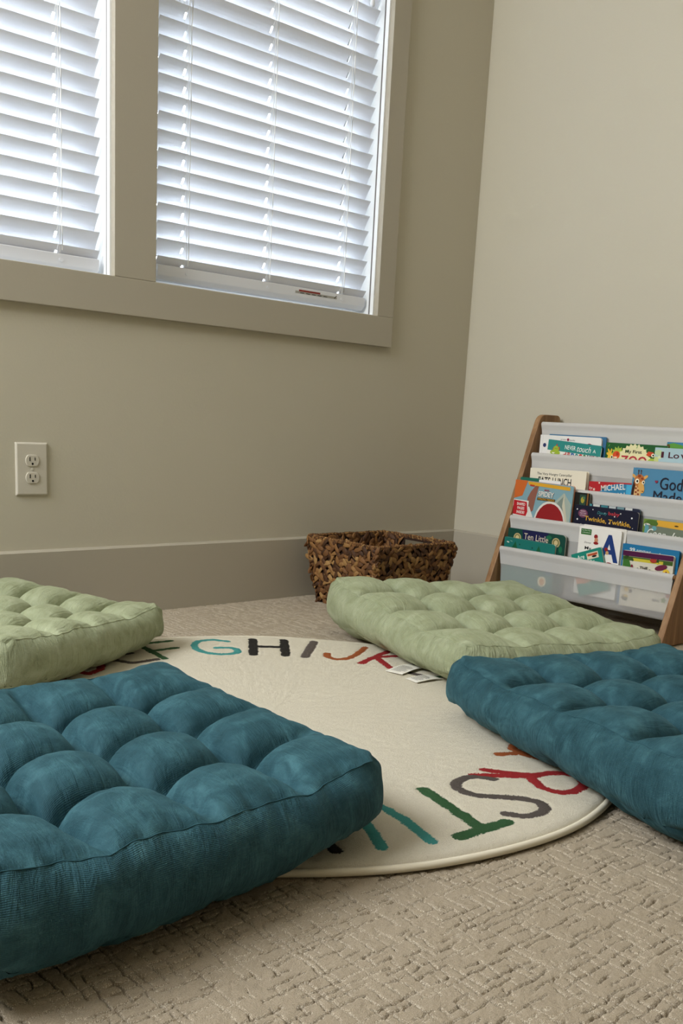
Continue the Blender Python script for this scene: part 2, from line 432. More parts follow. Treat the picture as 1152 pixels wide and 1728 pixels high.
# ------------------------------------------------------------------ carpet
def carpet_material():
    m = mat('carpet_cut_pile', 'b5a692', .95, spec=.1, sheen=.25, sheen_tint='fff2dc'); n = N(m)
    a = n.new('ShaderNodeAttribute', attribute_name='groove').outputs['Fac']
    fine = n.noise(900, 3, .7); mid = n.noise(60, 3, .6); big = n.noise(5, 2)
    c = n.ramp(fine, [(.25, '968874'), (.5, 'b5a691'), (.78, 'd5c8b4')])
    c = n.mix(n.math('MULTIPLY', mid, .35), c, lin('a5967b'))
    fl = n.math('MULTIPLY', n.math('GREATER_THAN', n.noise(900, 1), .56), n.math('MULTIPLY', n.math('GREATER_THAN', a, .04), n.math('LESS_THAN', a, .55)))
    c = n.mix(n.math('MULTIPLY', n.math('POWER', a, 2), .45), c, lin('6f6250'))      # groove shade painted into the pile colour
    c = n.mix(n.math('MULTIPLY', fl, .8), c, lin('ece2cf')); n.base(c)
    h = n.math('ADD', n.math('MULTIPLY', fine, .7), n.math('MULTIPLY', n.noise(300, 3, .7), .6))
    n.normal(n.bump(h, .8, .005, n.bump(mid, .35, .004))); return m
def axis(segs):
    out = []
    for a, b, st in segs: out.append(np.arange(a, b-1e-9, st))
    return np.concatenate(out+[[segs[-1][1]]])
xs = axis([(LX, -.4, .1), (-.4, .2, .012), (.2, 1.42, .0014), (1.42, 2.2, .005), (2.2, WX, .012)])
ys = axis([(FY, .1, .1), (.1, .34, .008), (.34, .92, .0014), (.92, 2.0, .008), (2.0, WY, .006)])
GX, GY = np.meshgrid(xs, ys, indexing='ij')
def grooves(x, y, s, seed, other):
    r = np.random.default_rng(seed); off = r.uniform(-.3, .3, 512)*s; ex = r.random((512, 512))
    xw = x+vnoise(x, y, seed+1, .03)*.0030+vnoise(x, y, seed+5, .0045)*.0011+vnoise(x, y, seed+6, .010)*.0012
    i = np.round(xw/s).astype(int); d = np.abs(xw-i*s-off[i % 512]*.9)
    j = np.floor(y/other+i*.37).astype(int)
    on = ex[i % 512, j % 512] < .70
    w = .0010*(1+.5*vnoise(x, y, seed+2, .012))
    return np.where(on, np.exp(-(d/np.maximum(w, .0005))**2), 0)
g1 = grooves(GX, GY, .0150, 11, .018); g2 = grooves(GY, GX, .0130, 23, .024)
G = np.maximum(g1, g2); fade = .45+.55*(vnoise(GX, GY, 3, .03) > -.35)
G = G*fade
bump_ = vnoise(GX, GY, 7, .02)*.0007+vnoise(GX, GY, 8, .006)*.0004
side = np.exp(-((G-.35)/.18)**2)
Z = bump_-G*.0048+side*.0008+vnoise(GX, GY, 41, .0035)*.0004-.002
Z = np.where((GX < -.3) | (GY < .05), -.002, Z)
nx, ny = GX.shape; idx = np.arange(nx*ny).reshape(nx, ny)
F = np.stack([idx[:-1, :-1], idx[1:, :-1], idx[1:, 1:], idx[:-1, 1:]], -1).reshape(-1, 4)
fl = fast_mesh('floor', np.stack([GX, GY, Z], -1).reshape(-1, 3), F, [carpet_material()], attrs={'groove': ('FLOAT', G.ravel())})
tag(fl, kind='structure')
# ------------------------------------------------------------------ rug
RC = np.array([1.033, 1.321]); RR = .622
STROKES = {
 'A': [[(0, 0), (.5, 1), (1, 0)], [(.2, .35), (.8, .35)]], 'B': [[(.1, 0), (.1, 1), (.7, .95), (.8, .75), (.6, .55), (.1, .52)], [(.6, .55), (.95, .35), (.85, .08), (.1, 0)]],
 'C': [[(.95, .85), (.6, 1), (.2, .85), (.02, .5), (.2, .12), (.6, 0), (.97, .15)]], 'D': [[(.12, 0), (.12, 1), (.6, .9), (.95, .5), (.6, .05), (.12, 0)]],
 'E': [[(.9, 1), (.15, 1), (.15, 0), (.9, 0)], [(.15, .5), (.75, .5)]], 'F': [[(.95, 1), (.15, .95), (.2, 0)], [(.17, .5), (.8, .55)]],
 'G': [[(.95, .82), (.6, .98), (.2, .85), (.03, .5), (.2, .12), (.6, 0), (.97, .1), (.98, .42), (.55, .42)]], 'H': [[(.08, 0), (.05, 1)], [(.95, 0), (.95, 1)], [(.08, .5), (.95, .52)]],
 'I': [[(.5, 0), (.5, 1)]], 'J': [[(.7, 1), (.72, .3), (.5, .02), (.2, .08), (.08, .3)]], 'K': [[(.15, 0), (.15, 1)], [(.9, 1), (.2, .45), (.95, 0)]],
 'L': [[(.2, 1), (.2, 0), (.9, 0)]], 'M': [[(0, 0), (.15, 1), (.5, .3), (.85, 1), (1, 0)]], 'N': [[(.1, 0), (.1, 1), (.9, 0), (.9, 1)]],
 'O': [[(.5, 1), (.1, .75), (.1, .25), (.5, 0), (.9, .25), (.9, .75), (.5, 1)]], 'P': [[(.15, 0), (.15, 1), (.8, .92), (.85, .6), (.15, .48)]],
 'Q': [[(.5, 1), (.1, .75), (.1, .25), (.5, 0), (.9, .25), (.9, .75), (.5, 1)], [(.6, .3), (1, -.05)]], 'R': [[(.72, .02), (.5, .5)], [(.98, .0), (.52, .47)], [(.5, .48), (.20, .62), (.14, .86), (.40, 1), (.80, .93), (.86, .70), (.62, .5)]],
 'S': [[(.93, .80), (.78, .97), (.42, 1.0), (.22, .84), (.36, .64), (.72, .42), (.82, .2), (.62, .03), (.22, .0), (.05, .2)]],
 'T': [[(.36, 0), (.5, .95)], [(.02, .93), (.5, .96), (1, 1)]], 'U': [[(.08, 1), (.15, .35), (.45, .02), (.75, .2), (.93, 1)]],
 'V': [[(.05, 1), (.5, 0), (.95, 1)]], 'W': [[(0, 1), (.25, 0), (.5, .7), (.75, 0), (1, 1)]], 'X': [[(.05, 0), (.95, 1)], [(.95, 0), (.05, 1)]],
 'Y': [[(.05, 1), (.5, .5), (.95, 1)], [(.5, .5), (.5, 0)]], 'Z': [[(.05, 1), (.95, 1), (.05, 0), (.95, 0)]]}
INK = ['b0101f', '5f5652', '2a6236', '45aca8', '08090d', '665b56', 'b0581f']
ANG = dict(D=106, E=93, F=81, G=68, H=53.4, I=42.6, J=32.2, K=21, L=9, M=-5, N=-18, O=-32, P=-46, Q=-59, R=-73.5, S=-86.4, T=-98, U=-110.2, V=-124.5, W=-137, X=-153, Y=-169, Z=-184, A=-200, B=-216, C=-236)
HW = dict(G=.098, H=.082, I=.05, J=.10, F=.10, E=.10, D=.105, K=.09, S=.108, T=.095, U=.080, R=.125, V=.11)
rings = np.concatenate([[0, .02, .05], np.arange(.08, .39, .008), np.arange(.39, .618, .0028)]); na = 1300
th = np.linspace(0, 2*PI, na, endpoint=False)
RG, TG = np.meshgrid(rings, th, indexing='ij')
wob = 1+.004*np.sin(3*TG+1)+.003*np.sin(7*TG)+.002*np.sin(13*TG+2)
lx = RG*wob*np.cos(TG); ly = RG*wob*np.sin(TG)
sdf = np.full(RG.shape, .05); cr = np.zeros(RG.shape+(4,)); cr[..., 3] = 1
for L, a in ANG.items():
    w = HW.get(L, .10); h = .152; r0 = .424
    A = math.radians(a); er = np.array([math.cos(A), math.sin(A)]); et = np.array([er[1], -er[0]])
    px = (lx*et[0]+ly*et[1])/1.0+w/2; py = (lx*er[0]+ly*er[1])-r0
    near = (px > -.04) & (px < w+.04) & (py > -.05) & (py < h+.05)
    qx = px[near]; qy = py[near]
    qx = qx+vnoise(qx, qy, ord(L), .012)*.0016; best = np.full(qx.shape, 9.)
    for st in STROKES[L]:
        P = np.array(st, float)
        if len(P) > 3:      # round the corners once
            Q = [P[0]]
            for i in range(len(P)-1): Q += [P[i]*.75+P[i+1]*.25, P[i]*.25+P[i+1]*.75]
            P = np.array(Q+[P[-1]])
        P = P*[w, h]
        for i in range(len(P)-1):
            d = P[i+1]-P[i]; t = np.clip(((qx-P[i, 0])*d[0]+(qy-P[i, 1])*d[1])/(d@d), 0, 1)
            best = np.minimum(best, np.hypot(qx-P[i, 0]-t*d[0], qy-P[i, 1]-t*d[1]))
    hw = .0085 if L not in 'HIT' else .0105
    s_ = best-hw; old = sdf[near]; sdf[near] = np.minimum(old, s_)
    c = cr[near]; up = s_ < np.minimum(old, .012); c[up, :3] = lin(INK[(ord(L)-ord('D')) % 7]); cr[near] = c
edge = np.clip((.617-RG)/.014, 0, 1); edge = np.sqrt(np.clip(1-(1-edge)**2, 0, 1))
zz = .0035+.0095*edge+(vnoise(lx, ly, 31, .018)*.0004+vnoise(lx, ly, 32, .007)*.0005+vnoise(lx, ly, 33, .12)*.0014)*edge
zz -= .0014*np.exp(-(sdf/.0022)**2)*edge
V = np.stack([lx+RC[0], ly+RC[1], zz], -1).reshape(-1, 3)
idx = np.arange(len(rings)*na).reshape(len(rings), na); i2 = np.roll(idx, -1, 1)
F = np.stack([idx[:-1], idx[1:], i2[1:], i2[:-1]], -1).reshape(-1, 4)
m = mat('rug_cream_pile', 'e4dcc8', .95, spec=.1, sheen=.08, sheen_tint='fff6e2'); n = N(m)
s_at = n.new('ShaderNodeAttribute', attribute_name='letter_distance').outputs['Fac']; c_at = n.new('ShaderNodeAttribute', attribute_name='letter_colour').outputs['Color']
fz = n.noise(300, 3, .7); s2 = n.math('ADD', s_at, n.math('MULTIPLY', n.math('SUBTRACT', fz, .5), .010))
mk = n.new('ShaderNodeMapRange'); mk.inputs[1].default_value = .0009; mk.inputs[2].default_value = -.0006; mk.inputs[3].default_value = 0; mk.inputs[4].default_value = 1; n.link(s2, mk.inputs[0])
cream = n.ramp(n.noise(700, 3, .7), [(.25, 'dbd2bc'), (.5, 'ede5d1'), (.8, 'f6f0e0')])
cream = n.mix(n.math('MULTIPLY', n.noise(14, 3), .4), cream, lin('e0d6bf'))
inkc = n.mix(n.math('MULTIPLY', n.noise(500, 3, .7), .35), c_at, lin('2a2422'))
n.base(n.mix(mk.outputs[0], cream, inkc))
n.normal(n.bump(n.noise(520, 4, .8), .8, .005, n.bump(n.noise(150, 4, .7), .35, .004)))
rug = tag(empty('round_rug', (RC[0], RC[1], 0)), 'round cream alphabet rug with coloured letters, under the floor cushions', 'rug')
pile = fast_mesh('pile', V-np.array([RC[0], RC[1], 0]), F, [m], attrs={'letter_distance': ('FLOAT', sdf.ravel()), 'letter_colour': ('FLOAT_COLOR', cr.reshape(-1, 4))}, parent=rug)
BIND = mat('rug_binding', 'dcd4c0', .8)
pts = []
for k in range(360):
    a = 2*PI*k/360; rr = .6205*(1+.004*math.sin(3*a+1)+.003*math.sin(7*a)+.002*math.sin(13*a+2)); pts.append((rr*math.cos(a), rr*math.sin(a), .0052))
MB().tube(pts, .0052, BIND, 10, closed=True).build('binding', rug, smooth=True, local=True)
# ------------------------------------------------------------------ cushions
def velvet(name, base_, light, dark, seed):
    m = mat(name, base_, .78, spec=.22, sheen=.55, sheen_tint=light); n = N(m)
    n.b.inputs['Sheen Roughness'].default_value = .35
    uv = n.new('ShaderNodeUVMap', uv_map='rest').outputs[0]
    sp = n.new('ShaderNodeSeparateXYZ'); n.link(uv, sp.inputs[0])
    w = n.noise(90, 2, .5, vec=uv)
    rib = n.math('SINE', n.math('ADD', n.math('MULTIPLY', sp.outputs[1], 2*PI/.0017), n.math('MULTIPLY', w, 1.5)))
    nap = n.noise(26, 5, .65, vec=uv, dist=.6); n2 = n.noise(9, 4, .6, vec=uv)
    c = n.ramp(nap, [(.30, dark), (.5, base_), (.72, light)])
    c = n.mix(n.math('MULTIPLY', n2, .5), c, lin(base_))
    c = n.mix(n.math('MULTIPLY', n.math('ADD', rib, 1), .10), c, lin(dark)); n.base(c)
    h = n.math('ADD', n.math('MULTIPLY', rib, n.math('MULTIPLY_ADD', n.math('GREATER_THAN', sp.outputs[0], 1.5), .08, .07)), n.math('MULTIPLY', n.noise(55, 4, .6, vec=uv), 1.2))
    mp = n.new('ShaderNodeMapping'); n.link(uv, mp.inputs[0]); mp.inputs['Scale'].default_value = (85, 16, 1); mp.inputs['Rotation'].default_value = (0, 0, .25)
    wr_ = n.noise(1, 4, .62, vec=mp.outputs[0], dist=.9); side_ = n.math('MULTIPLY_ADD', n.math('GREATER_THAN', sp.outputs[0], 1.5), .65, .55)
    fine_ = n.noise(150, 4, .65, vec=uv, dist=1.2)
    n.normal(n.bump(h, .55, .0022, n.bump(n.math('MULTIPLY', wr_, side_), .9, .006, n.bump(fine_, .25, .003)))); return m
BLUE = velvet('teal_blue_corduroy', '2a505a', '46717b', '183a43', 1)
GREEN = velvet('sage_green_corduroy', '9ba283', 'b0b699', '838a69', 2)
def puckers(sim, seed, amp):
    """small gathers running away from the seams, as offsets along the surface"""
    X, T, B, S, quads, bt, bb, L, H = sim; O = np.zeros_like(X); n = T.shape[0]
    K, mm = S.shape; per = np.arange(K)[:, None]*L/(n-1)+np.zeros((1, mm)); hh = np.linspace(0, 1, mm)[None]+np.zeros((K, 1))
    g = vnoise(per+.03*hh, hh*.05, seed+60, .012)+.7*vnoise(per+.05*hh, hh*.06, seed+61, .021)
    env = .35+.65*hh**2; env = env*np.clip(hh*5, 0, 1)*(.5+.5*vnoise(per, per*0, seed+62, .09))*1.3
    ctr = X[S].mean(1, keepdims=True)*0; d = X[S].copy(); d[..., 2] = 0; ax = np.abs(d[..., 0]) > np.abs(d[..., 1])
    nr = np.zeros_like(d); nr[..., 0] = np.where(ax, np.sign(d[..., 0]), 0); nr[..., 1] = np.where(ax, 0, np.sign(d[..., 1]))
    O[S] = nr*(g*env*amp*2.0)[..., None]
    gx, gy = np.meshgrid(np.linspace(0, L, n), np.linspace(0, L, n), indexing='ij')
    dx = np.minimum(gx, L-gx); dy = np.minimum(gy, L-gy)
    a = vnoise(gy, dx*.25, seed+63, .013)*np.exp(-(dx/.05)**2)+vnoise(gx, dy*.25, seed+64, .013)*np.exp(-(dy/.05)**2)
    bx = np.array([.25, .5, .75])*L; rad = 0
    for p in bx:
        for q in bx:
            r = np.hypot(gx-p, gy-q); th_ = np.arctan2(gy-q, gx-p); rad = rad+np.sin(th_*9+seed+p*40+q*70)*np.exp(-((r-.028)/.018)**2)*.6
    O[T, 2] += (a+rad*.8)*amp*1.2
    cell = L/4; lx_ = np.abs(gx/cell-np.round(gx/cell))*cell; ly_ = np.abs(gy/cell-np.round(gy/cell))*cell
    fx_ = np.clip((dy-.018)/.06, 0, 1)*(dx > cell*.4); fy_ = np.clip((dx-.018)/.06, 0, 1)*(dy > cell*.4)
    O[T, 2] -= .013*(np.exp(-(lx_/.011)**1.5)*fx_+np.exp(-(ly_/.011)**1.5)*fy_)
    return O
def cushion(seed, quad, material, label, hscale=1.0, flip=0, tags=False, sag=True, zc=(1, 1, 1, 1), sim=None, puck=.0025):
    X = sim[0].copy(); X = X+puckers(sim, seed, puck); sim = (X,)+sim[1:]
    X, T, B, S, quads, bt, bb, L, H = sim
    c = abs(np.array([X[T[0, 0], :2], X[T[-1, -1], :2]])).mean()
    u = (X[:, 0]/c+1)/2; v = (X[:, 1]/c+1)/2
    for _ in range(flip): u, v = 1-v, u
    q = np.array(quad, float)
    W = np.stack([(1-u)*(1-v), u*(1-v), u*v, (1-u)*v], 1)
    Wc = np.clip(W, 0, 1); Wc /= Wc.sum(1, keepdims=True)
    P = np.zeros_like(X); P[:, :2] = W@q; z = X[:, 2]*hscale
    z = z*(Wc**2@np.array(zc)/(Wc**2).sum(1))
    z = z+.0135
    r = np.hypot(P[:, 0]-RC[0], P[:, 1]-RC[1]); off = np.clip((r-RR+.005)/.05, 0, 1)
    z = z-.0135*off*np.clip(1-(z-.0135)/.10, 0, 1)
    P[:, 2] = z
    ctr = q.mean(0); root = empty('floor_cushion', (ctr[0], ctr[1], 0))
    tag(root, label, 'floor cushion', 'tufted corduroy floor cushions')
    P -= np.array([ctr[0], ctr[1], 0])
    # rest coordinates for the ribs
    n = T.shape[0]; g = np.linspace(0, L, n)
    for k, (nm, grid) in enumerate((('top_panel', T), ('bottom_panel', B))):
        gi, gj = np.meshgrid(g, g, indexing='ij'); ids = grid.ravel()
        loc = np.full(len(X), -1); loc[ids] = np.arange(len(ids)); uv = np.stack([gi.ravel(), gj.ravel()], 1)
        o = fast_mesh(nm, P[ids], loc[quads[k]], [material], uv=uv, parent=root)
        if k == 0:
            s = o.modifiers.new('smooth', 'SUBSURF'); s.levels = s.render_levels = 1
    K, mm = S.shape; S2 = np.vstack([S, S[:1]]); h = L/(n-1)
    VV = P[S2.ravel()]; uv = np.stack([np.repeat(np.arange(K+1)*h, mm)+1.7, np.tile(np.linspace(0, H, mm), K+1)], 1)
    idx = np.arange((K+1)*mm).reshape(K+1, mm)
    # weld the closing column so the band is one continuous strip
    F = np.stack([idx[:-1, :-1], idx[1:, :-1], idx[1:, 1:], idx[:-1, 1:]], -1).reshape(-1, 4)
    o = fast_mesh('side_band', VV, F, [material], uv=uv, parent=root)
    s = o.modifiers.new('smooth', 'SUBSURF'); s.levels = s.render_levels = 1
    # the stitched seam: a fine ridge of doubled cloth where the band meets the top
    li = [(i, 0) for i in range(n-1)]+[(n-1, j) for j in range(n-1)]+[(i, n-1) for i in range(n-1, 0, -1)]+[(0, j) for j in range(n-1, 0, -1)]
    rp = np.array([P[T[a]] for a in li]); rp = (rp*2+np.roll(rp, 1, 0)+np.roll(rp, -1, 0))/4
    out = rp.copy(); out[:, 2] = 0; out /= np.linalg.norm(out, axis=1, keepdims=True); rp = rp+out*.0002
    MB().tube([tuple(p) for p in rp], .0008, material, 6, closed=True).build('seam', root, smooth=True, local=True)
    return root
def run(seed, **kw):
    L, H = .60, .094
    return simulate_cushion(seed, L=L, H=H, n=73, m=13, **kw)+(L, H)
simA = run(1, steps=420, slack=1.05, bend=5e-4, pull=.046, ztop=.134, seam=.955); simB = run(2, steps=420, slack=1.055, bend=5e-4, pull=.044, ztop=.134, seam=.95)
cushion(1, [(.285, .772), (.802, .822), (.838, 1.372), (.30, 1.335)], BLUE, 'teal blue tufted corduroy floor cushion in the left foreground, nearest the camera', sim=simA, hscale=.96, zc=(1, .93, .85, .93))
cushion(2, [(1.115, .520), (1.63, .40), (1.765, .985), (1.288, 1.108)], BLUE, 'teal blue tufted corduroy floor cushion at the right edge of the rug', sim=simB, flip=1, zc=(1, .9, .84, .88))
gr = cushion(3, [(1.425, 1.205), (1.965, 1.122), (2.13, 1.67), (1.605, 1.81)], GREEN, 'sage green tufted floor cushion with white care tags, in front of the wicker basket', sim=simA, flip=2, zc=(.82, .70, .84, 1.02))
cushion(4, [(.665, 1.60), (1.10, 1.833), (.91, 2.175), (.46, 1.98)], GREEN, 'sage green tufted corduroy floor cushion by the wall under the left window', sim=simB, flip=3, hscale=.93, zc=(1, .84, 1, 1))
TAGW = mat('care_tag_white', 'e8e4da', .7); TAGP = mat('care_tag_print', '5a5650', .7)
def care_tag(a, b, w, z, nm='care_tag'):
    a = np.array(a); b = np.array(b); d = (b-a); d = d/np.hypot(*d); s = np.array([-d[1], d[0]])*w/2; m = MB(); L_ = np.hypot(*(b-a)); pts = []
    K = 8
    V = []; 
    for k in range(K+1):
        t = k/K; p = a+d*L_*t; zz_ = z+.004*math.sin(t*PI)*(1-t*.5)
        V += [(p[0]-s[0], p[1]-s[1], zz_), (p[0]+s[0], p[1]+s[1], zz_+.001), (p[0]-s[0], p[1]-s[1], zz_-.0012), (p[0]+s[0], p[1]+s[1], zz_-.0002)]
    f = []
    for k in range(K):
        o = k*4; q = o+4
        f += [(o, o+1, q+1, q), (o+2, q+2, q+3, o+3), (o, q, q+2, o+2), (o+1, o+3, q+3, q+1)]
    f += [(0, 2, 3, 1), (K*4, K*4+1, K*4+3, K*4+2)]
    m.add(V, f, TAGW)
    for i in range(7):          # lines of small print
        t = .42+.075*i; p = a+d*L_*t; zz_ = z+.004*math.sin(t*PI)*(1-t*.5)+.0012; e = s*(.75 if i % 3 else .45); q = d*.0008
        m.add([(p[0]-s[0]*.75-q[0], p[1]-s[1]*.75-q[1], zz_), (p[0]-s[0]*.75+q[0], p[1]-s[1]*.75+q[1], zz_), (p[0]+e[0]+q[0], p[1]+e[1]+q[1], zz_+.0006), (p[0]+e[0]-q[0], p[1]+e[1]-q[1], zz_+.0006)], [(0, 1, 2, 3)], TAGP)
    m.build(nm, gr)
care_tag((1.500, 1.410), (1.414, 1.396), .044, .0160); care_tag((1.470, 1.322), (1.403, 1.333), .038, .0150)
# ------------------------------------------------------------------ woven basket
def strand_material(name, a, b, c, d):
    m = mat(name, b, .6, spec=.3); n = N(m)
    at = n.new('ShaderNodeAttribute', attribute_name='strand').outputs['Fac']
    col = n.ramp(at, [(0, a), (.35, b), (.7, c), (1, d)])
    st = n.noise(160, 4, .7); n.base(n.mix(n.math('MULTIPLY', st, .45), col, lin(a)))
    n.normal(n.bump(n.noise(260, 4, .7), .5, .002)); return m
HYA = strand_material('water_hyacinth', '3d2616', '6f4a2a', '8f6437', 'b08a55')
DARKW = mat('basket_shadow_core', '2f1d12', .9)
BX0, BX1, BY0, BY1, BHt = 1.825, 2.142, 1.897, 2.196, .192
root = tag(empty('wicker_basket', ((BX0+BX1)/2, (BY0+BY1)/2, 0)), 'brown woven wicker basket in the corner behind the green cushion', 'basket')
rng = np.random.default_rng(5)
def bxy(side, s, t, off=0.0):
    """point on a basket wall: s along, t up (0..1), off outwards"""
    ins = .030*(1-t)+.004*math.sin(t*PI)*-1
    x0, x1, y0, y1 = BX0+ins-off, BX1-ins+off, BY0+ins-off, BY1-ins+off
    if side == 0: return Vector((x0+(x1-x0)*s, y0, t*BHt))
    if side == 1: return Vector((x1, y0+(y1-y0)*s, t*BHt))
    if side == 2: return Vector((x1+(x0-x1)*s, y1, t*BHt))
    return Vector((x0, y1+(y0-y1)*s, t*BHt))
HOLE = (1, .40, .68, .80, .945)      # handle cut-out in the side by the wall
def wall_quads(m, off, mat_):
    for side in range(4):
        ss = sorted(set([i/10 for i in range(11)]+([HOLE[1], HOLE[2]] if side == 1 else []))); ts = sorted(set([i/8 for i in range(8)]+[.985]+([HOLE[3], HOLE[4]] if side == 1 else [])))
        for i in range(len(ss)-1):
            for j in range(len(ts)-1):
                if side == 1 and HOLE[1]-1e-6 <= ss[i] < HOLE[2]-1e-6 and HOLE[3]-1e-6 <= ts[j] < HOLE[4]-1e-6: continue
                a = [bxy(side, ss[i], ts[j], off), bxy(side, ss[i+1], ts[j], off), bxy(side, ss[i+1], ts[j+1], off), bxy(side, ss[i], ts[j+1], off)]
                m.add(a, [(0, 1, 2, 3)], mat_)
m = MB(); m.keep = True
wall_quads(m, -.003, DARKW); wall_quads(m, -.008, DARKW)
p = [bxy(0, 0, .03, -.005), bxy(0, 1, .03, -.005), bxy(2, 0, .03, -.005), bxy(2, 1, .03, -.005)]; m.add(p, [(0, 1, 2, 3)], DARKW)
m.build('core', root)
def strands(name, specs, parent):
    """each strand is a short flattened leaf-like pad; specs: centre, direction, normal, length, width, thick"""
    V = []; F = []; A = []; NS, NR = 7, 8
    for (c, d, nrm, ln, w, t, bow) in specs:
        d = Vector(d).normalized(); nrm = Vector(nrm).normalized(); b = nrm.cross(d).normalized(); nrm = d.cross(b); o = len(V); val = rng.random(); tw = rng.uniform(-.35, .35)
        for i in range(NS):
            f = i/(NS-1)*2-1; prof = max(.12, (1-abs(f)**2.6))**.6
            cc = Vector(c)+d*ln*.5*f+nrm*(bow*(1-f*f)-.0015)+b*(.0012*math.sin(f*3+val*9))
            for k in range(NR):
                a = 2*PI*k/NR; u = math.cos(a)*w*.5*prof; v = math.sin(a)*t*.5*prof
                u, v = u*math.cos(tw*f)-v*math.sin(tw*f), u*math.sin(tw*f)+v*math.cos(tw*f)
                V.append(cc+b*u+nrm*v); A.append(np.clip(val+rng.normal(0, .04), 0, 1))
        for i in range(NS-1):
            for k in range(NR):
                F.append((o+i*NR+k, o+i*NR+(k+1) % NR, o+(i+1)*NR+(k+1) % NR, o+(i+1)*NR+k))
    wl = world_loc(parent)
    return fast_mesh(name, np.array([tuple(v) for v in V])-np.array(wl), F, [HYA], attrs={'strand': ('FLOAT', np.array(A))}, parent=parent)
NRM = [(0, -1, 0), (1, 0, 0), (0, 1, 0), (-1, 0, 0)]
def wallspecs(sign, off, step=.0175):
    out = []
    for side in range(4):
        Ls = (bxy(side, 0, 1)-bxy(side, 1, 1)).length; cols = int(Ls/step); rows = int(BHt/.0145)
        along = (bxy(side, 1, .5)-bxy(side, 0, .5)).normalized(); nr = Vector(NRM[side])*sign
        for i in range(cols+1):
            for j in range(rows):
                s = (i+.5*(j % 2)+rng.uniform(-.3, .3))/cols; t = (j+.5+rng.uniform(-.3, .3))/rows
                if not 0 <= s <= 1 or t > .97: continue
                if side == 1 and HOLE[1]-.05 < s < HOLE[2]+.05 and HOLE[3]-.05 < t < HOLE[4]+.03: continue
                c = bxy(side, s, t, off)
                ang = ((1 if (i+j) % 2 else -1)*rng.uniform(.25, 1.1)) if rng.random() < .75 else rng.uniform(-1.6, 1.6)
                d = along*math.cos(ang)+Vector((0, 0, 1))*math.sin(ang)
                tilt = nr+along*rng.uniform(-.3, .3)+Vector((0, 0, rng.uniform(-.25, .35)))
                out.append((c, d, tilt, rng.uniform(.028, .044), rng.uniform(.0115, .0175), rng.uniform(.0035, .0055), rng.uniform(.001, .004)))
    return out
strands('inner_weave', wallspecs(-1, -.0115, .017), root)
# corners: strands wrapped round the four edges
spec = wallspecs(1, .0005)
for side in range(4):
    for j in range(15):
        t = (j+.5)/15; c = bxy(side, 0, t, .001); nr = (Vector(NRM[side])+Vector(NRM[side-1])).normalized()
        d = nr.cross(Vector((0, 0, 1)))+Vector((0, 0, rng.uniform(-.8, .8)))
        spec.append((c-nr*.003, d, nr, .026, .013, .006, .003))
strands('outer_weave', spec, root)
# rim: a bundle wrapped with fine strips
spec = []; rimp = []
for side in range(4):
    n_ = int((bxy(side, 0, 1)-bxy(side, 1, 1)).length/.0062)
    along = (bxy(side, 1, 1)-bxy(side, 0, 1)).normalized(); nr = Vector(NRM[side])
    for i in range(n_):
        s = i/n_; c = bxy(side, s, 1, -.004)+Vector((0, 0, .0006*math.sin(i*.5+side)+rng.uniform(-.0005, .0005)))
        rimp.append(c)
        for q in (0, 1):
            d = Vector((0, 0, 1))*rng.uniform(.5, 1)+along*.5
            spec.append((c+nr*(.004 if q == 0 else -.004), d, nr*(1 if q == 0 else -1), .015, .007, .004, .001))
        spec.append((c+Vector((0, 0, .004)), nr+along*.45, Vector((0, 0, 1)), .014, .007, .004, .0012))
rim = strands('rim', spec, root)
MB().tube(rimp, .0048, HYA, 8, closed=True).build('rim_core', rim, smooth=True)
# ------------------------------------------------------------------ sling bookshelf
def wood():
    m = mat('oak_veneer', 'a27a52', .5, spec=.35); n = N(m)
    mp = n.new('ShaderNodeMapping'); n.link(n.coord(), mp.inputs[0]); mp.inputs['Scale'].default_value = (46, 46, 3.2); mp.inputs['Rotation'].default_value = (0, -.36, 0)
    g = n.noise(1, 5, .6, vec=mp.outputs[0], dist=.4)
    n.base(n.ramp(g, [(.28, '725336'), (.5, '916c48'), (.75, 'ad8a63')])); n.normal(n.bump(g, .12, .002)); return m
WOOD = wood(); WHITEW = mat('white_fabric_hem', 'e4e2de', .85)
def sling_mat(name, alpha):
    m = bpy.data.materials.new(name); m.use_nodes = True; t = m.node_tree; t.nodes.remove(t.nodes['Principled BSDF'])
    df = t.nodes.new('ShaderNodeBsdfDiffuse'); df.inputs[0].default_value = (.82, .81, .79, 1); tl = t.nodes.new('ShaderNodeBsdfTranslucent'); tl.inputs[0].default_value = (.7, .69, .67, 1)
    tp = t.nodes.new('ShaderNodeBsdfTransparent'); a = t.nodes.new('ShaderNodeMixShader'); a.inputs[0].default_value = .35; b = t.nodes.new('ShaderNodeMixShader'); b.inputs[0].default_value = alpha
    t.links.new(df.outputs[0], a.inputs[1]); t.links.new(tl.outputs[0], a.inputs[2]); t.links.new(a.outputs[0], b.inputs[1]); t.links.new(tp.outputs[0], b.inputs[2])
    t.links.new(b.outputs[0], t.nodes['Material Output'].inputs[0]); return m
SHEER = sling_mat('sheer_white_sling', .47); HEM = sling_mat('double_hem_sling', .06)
SY0, SY1 = 1.2755, 1.8565
shelf = tag(empty('sling_bookshelf', (2.40, (SY0+SY1)/2, 0)), 'wooden sling bookshelf with white fabric tiers, against the right wall', 'bookshelf')
def rounded(pts, rads, seg=6):
    out = []; n = len(pts)
    for i in range(n):
        p = Vector(pts[i]); a = (Vector(pts[i-1])-p); b = (Vector(pts[(i+1) % n])-p); r = rads[i]
        la = min(r, a.length*.45); lb = min(r, b.length*.45); A = p+a.normalized()*la; B = p+b.normalized()*lb
        for k in range(seg+1):
            t = k/seg; q = A*(1-t)**2+p*2*t*(1-t)+B*t*t; out.append((q.x, q.y))
    return out
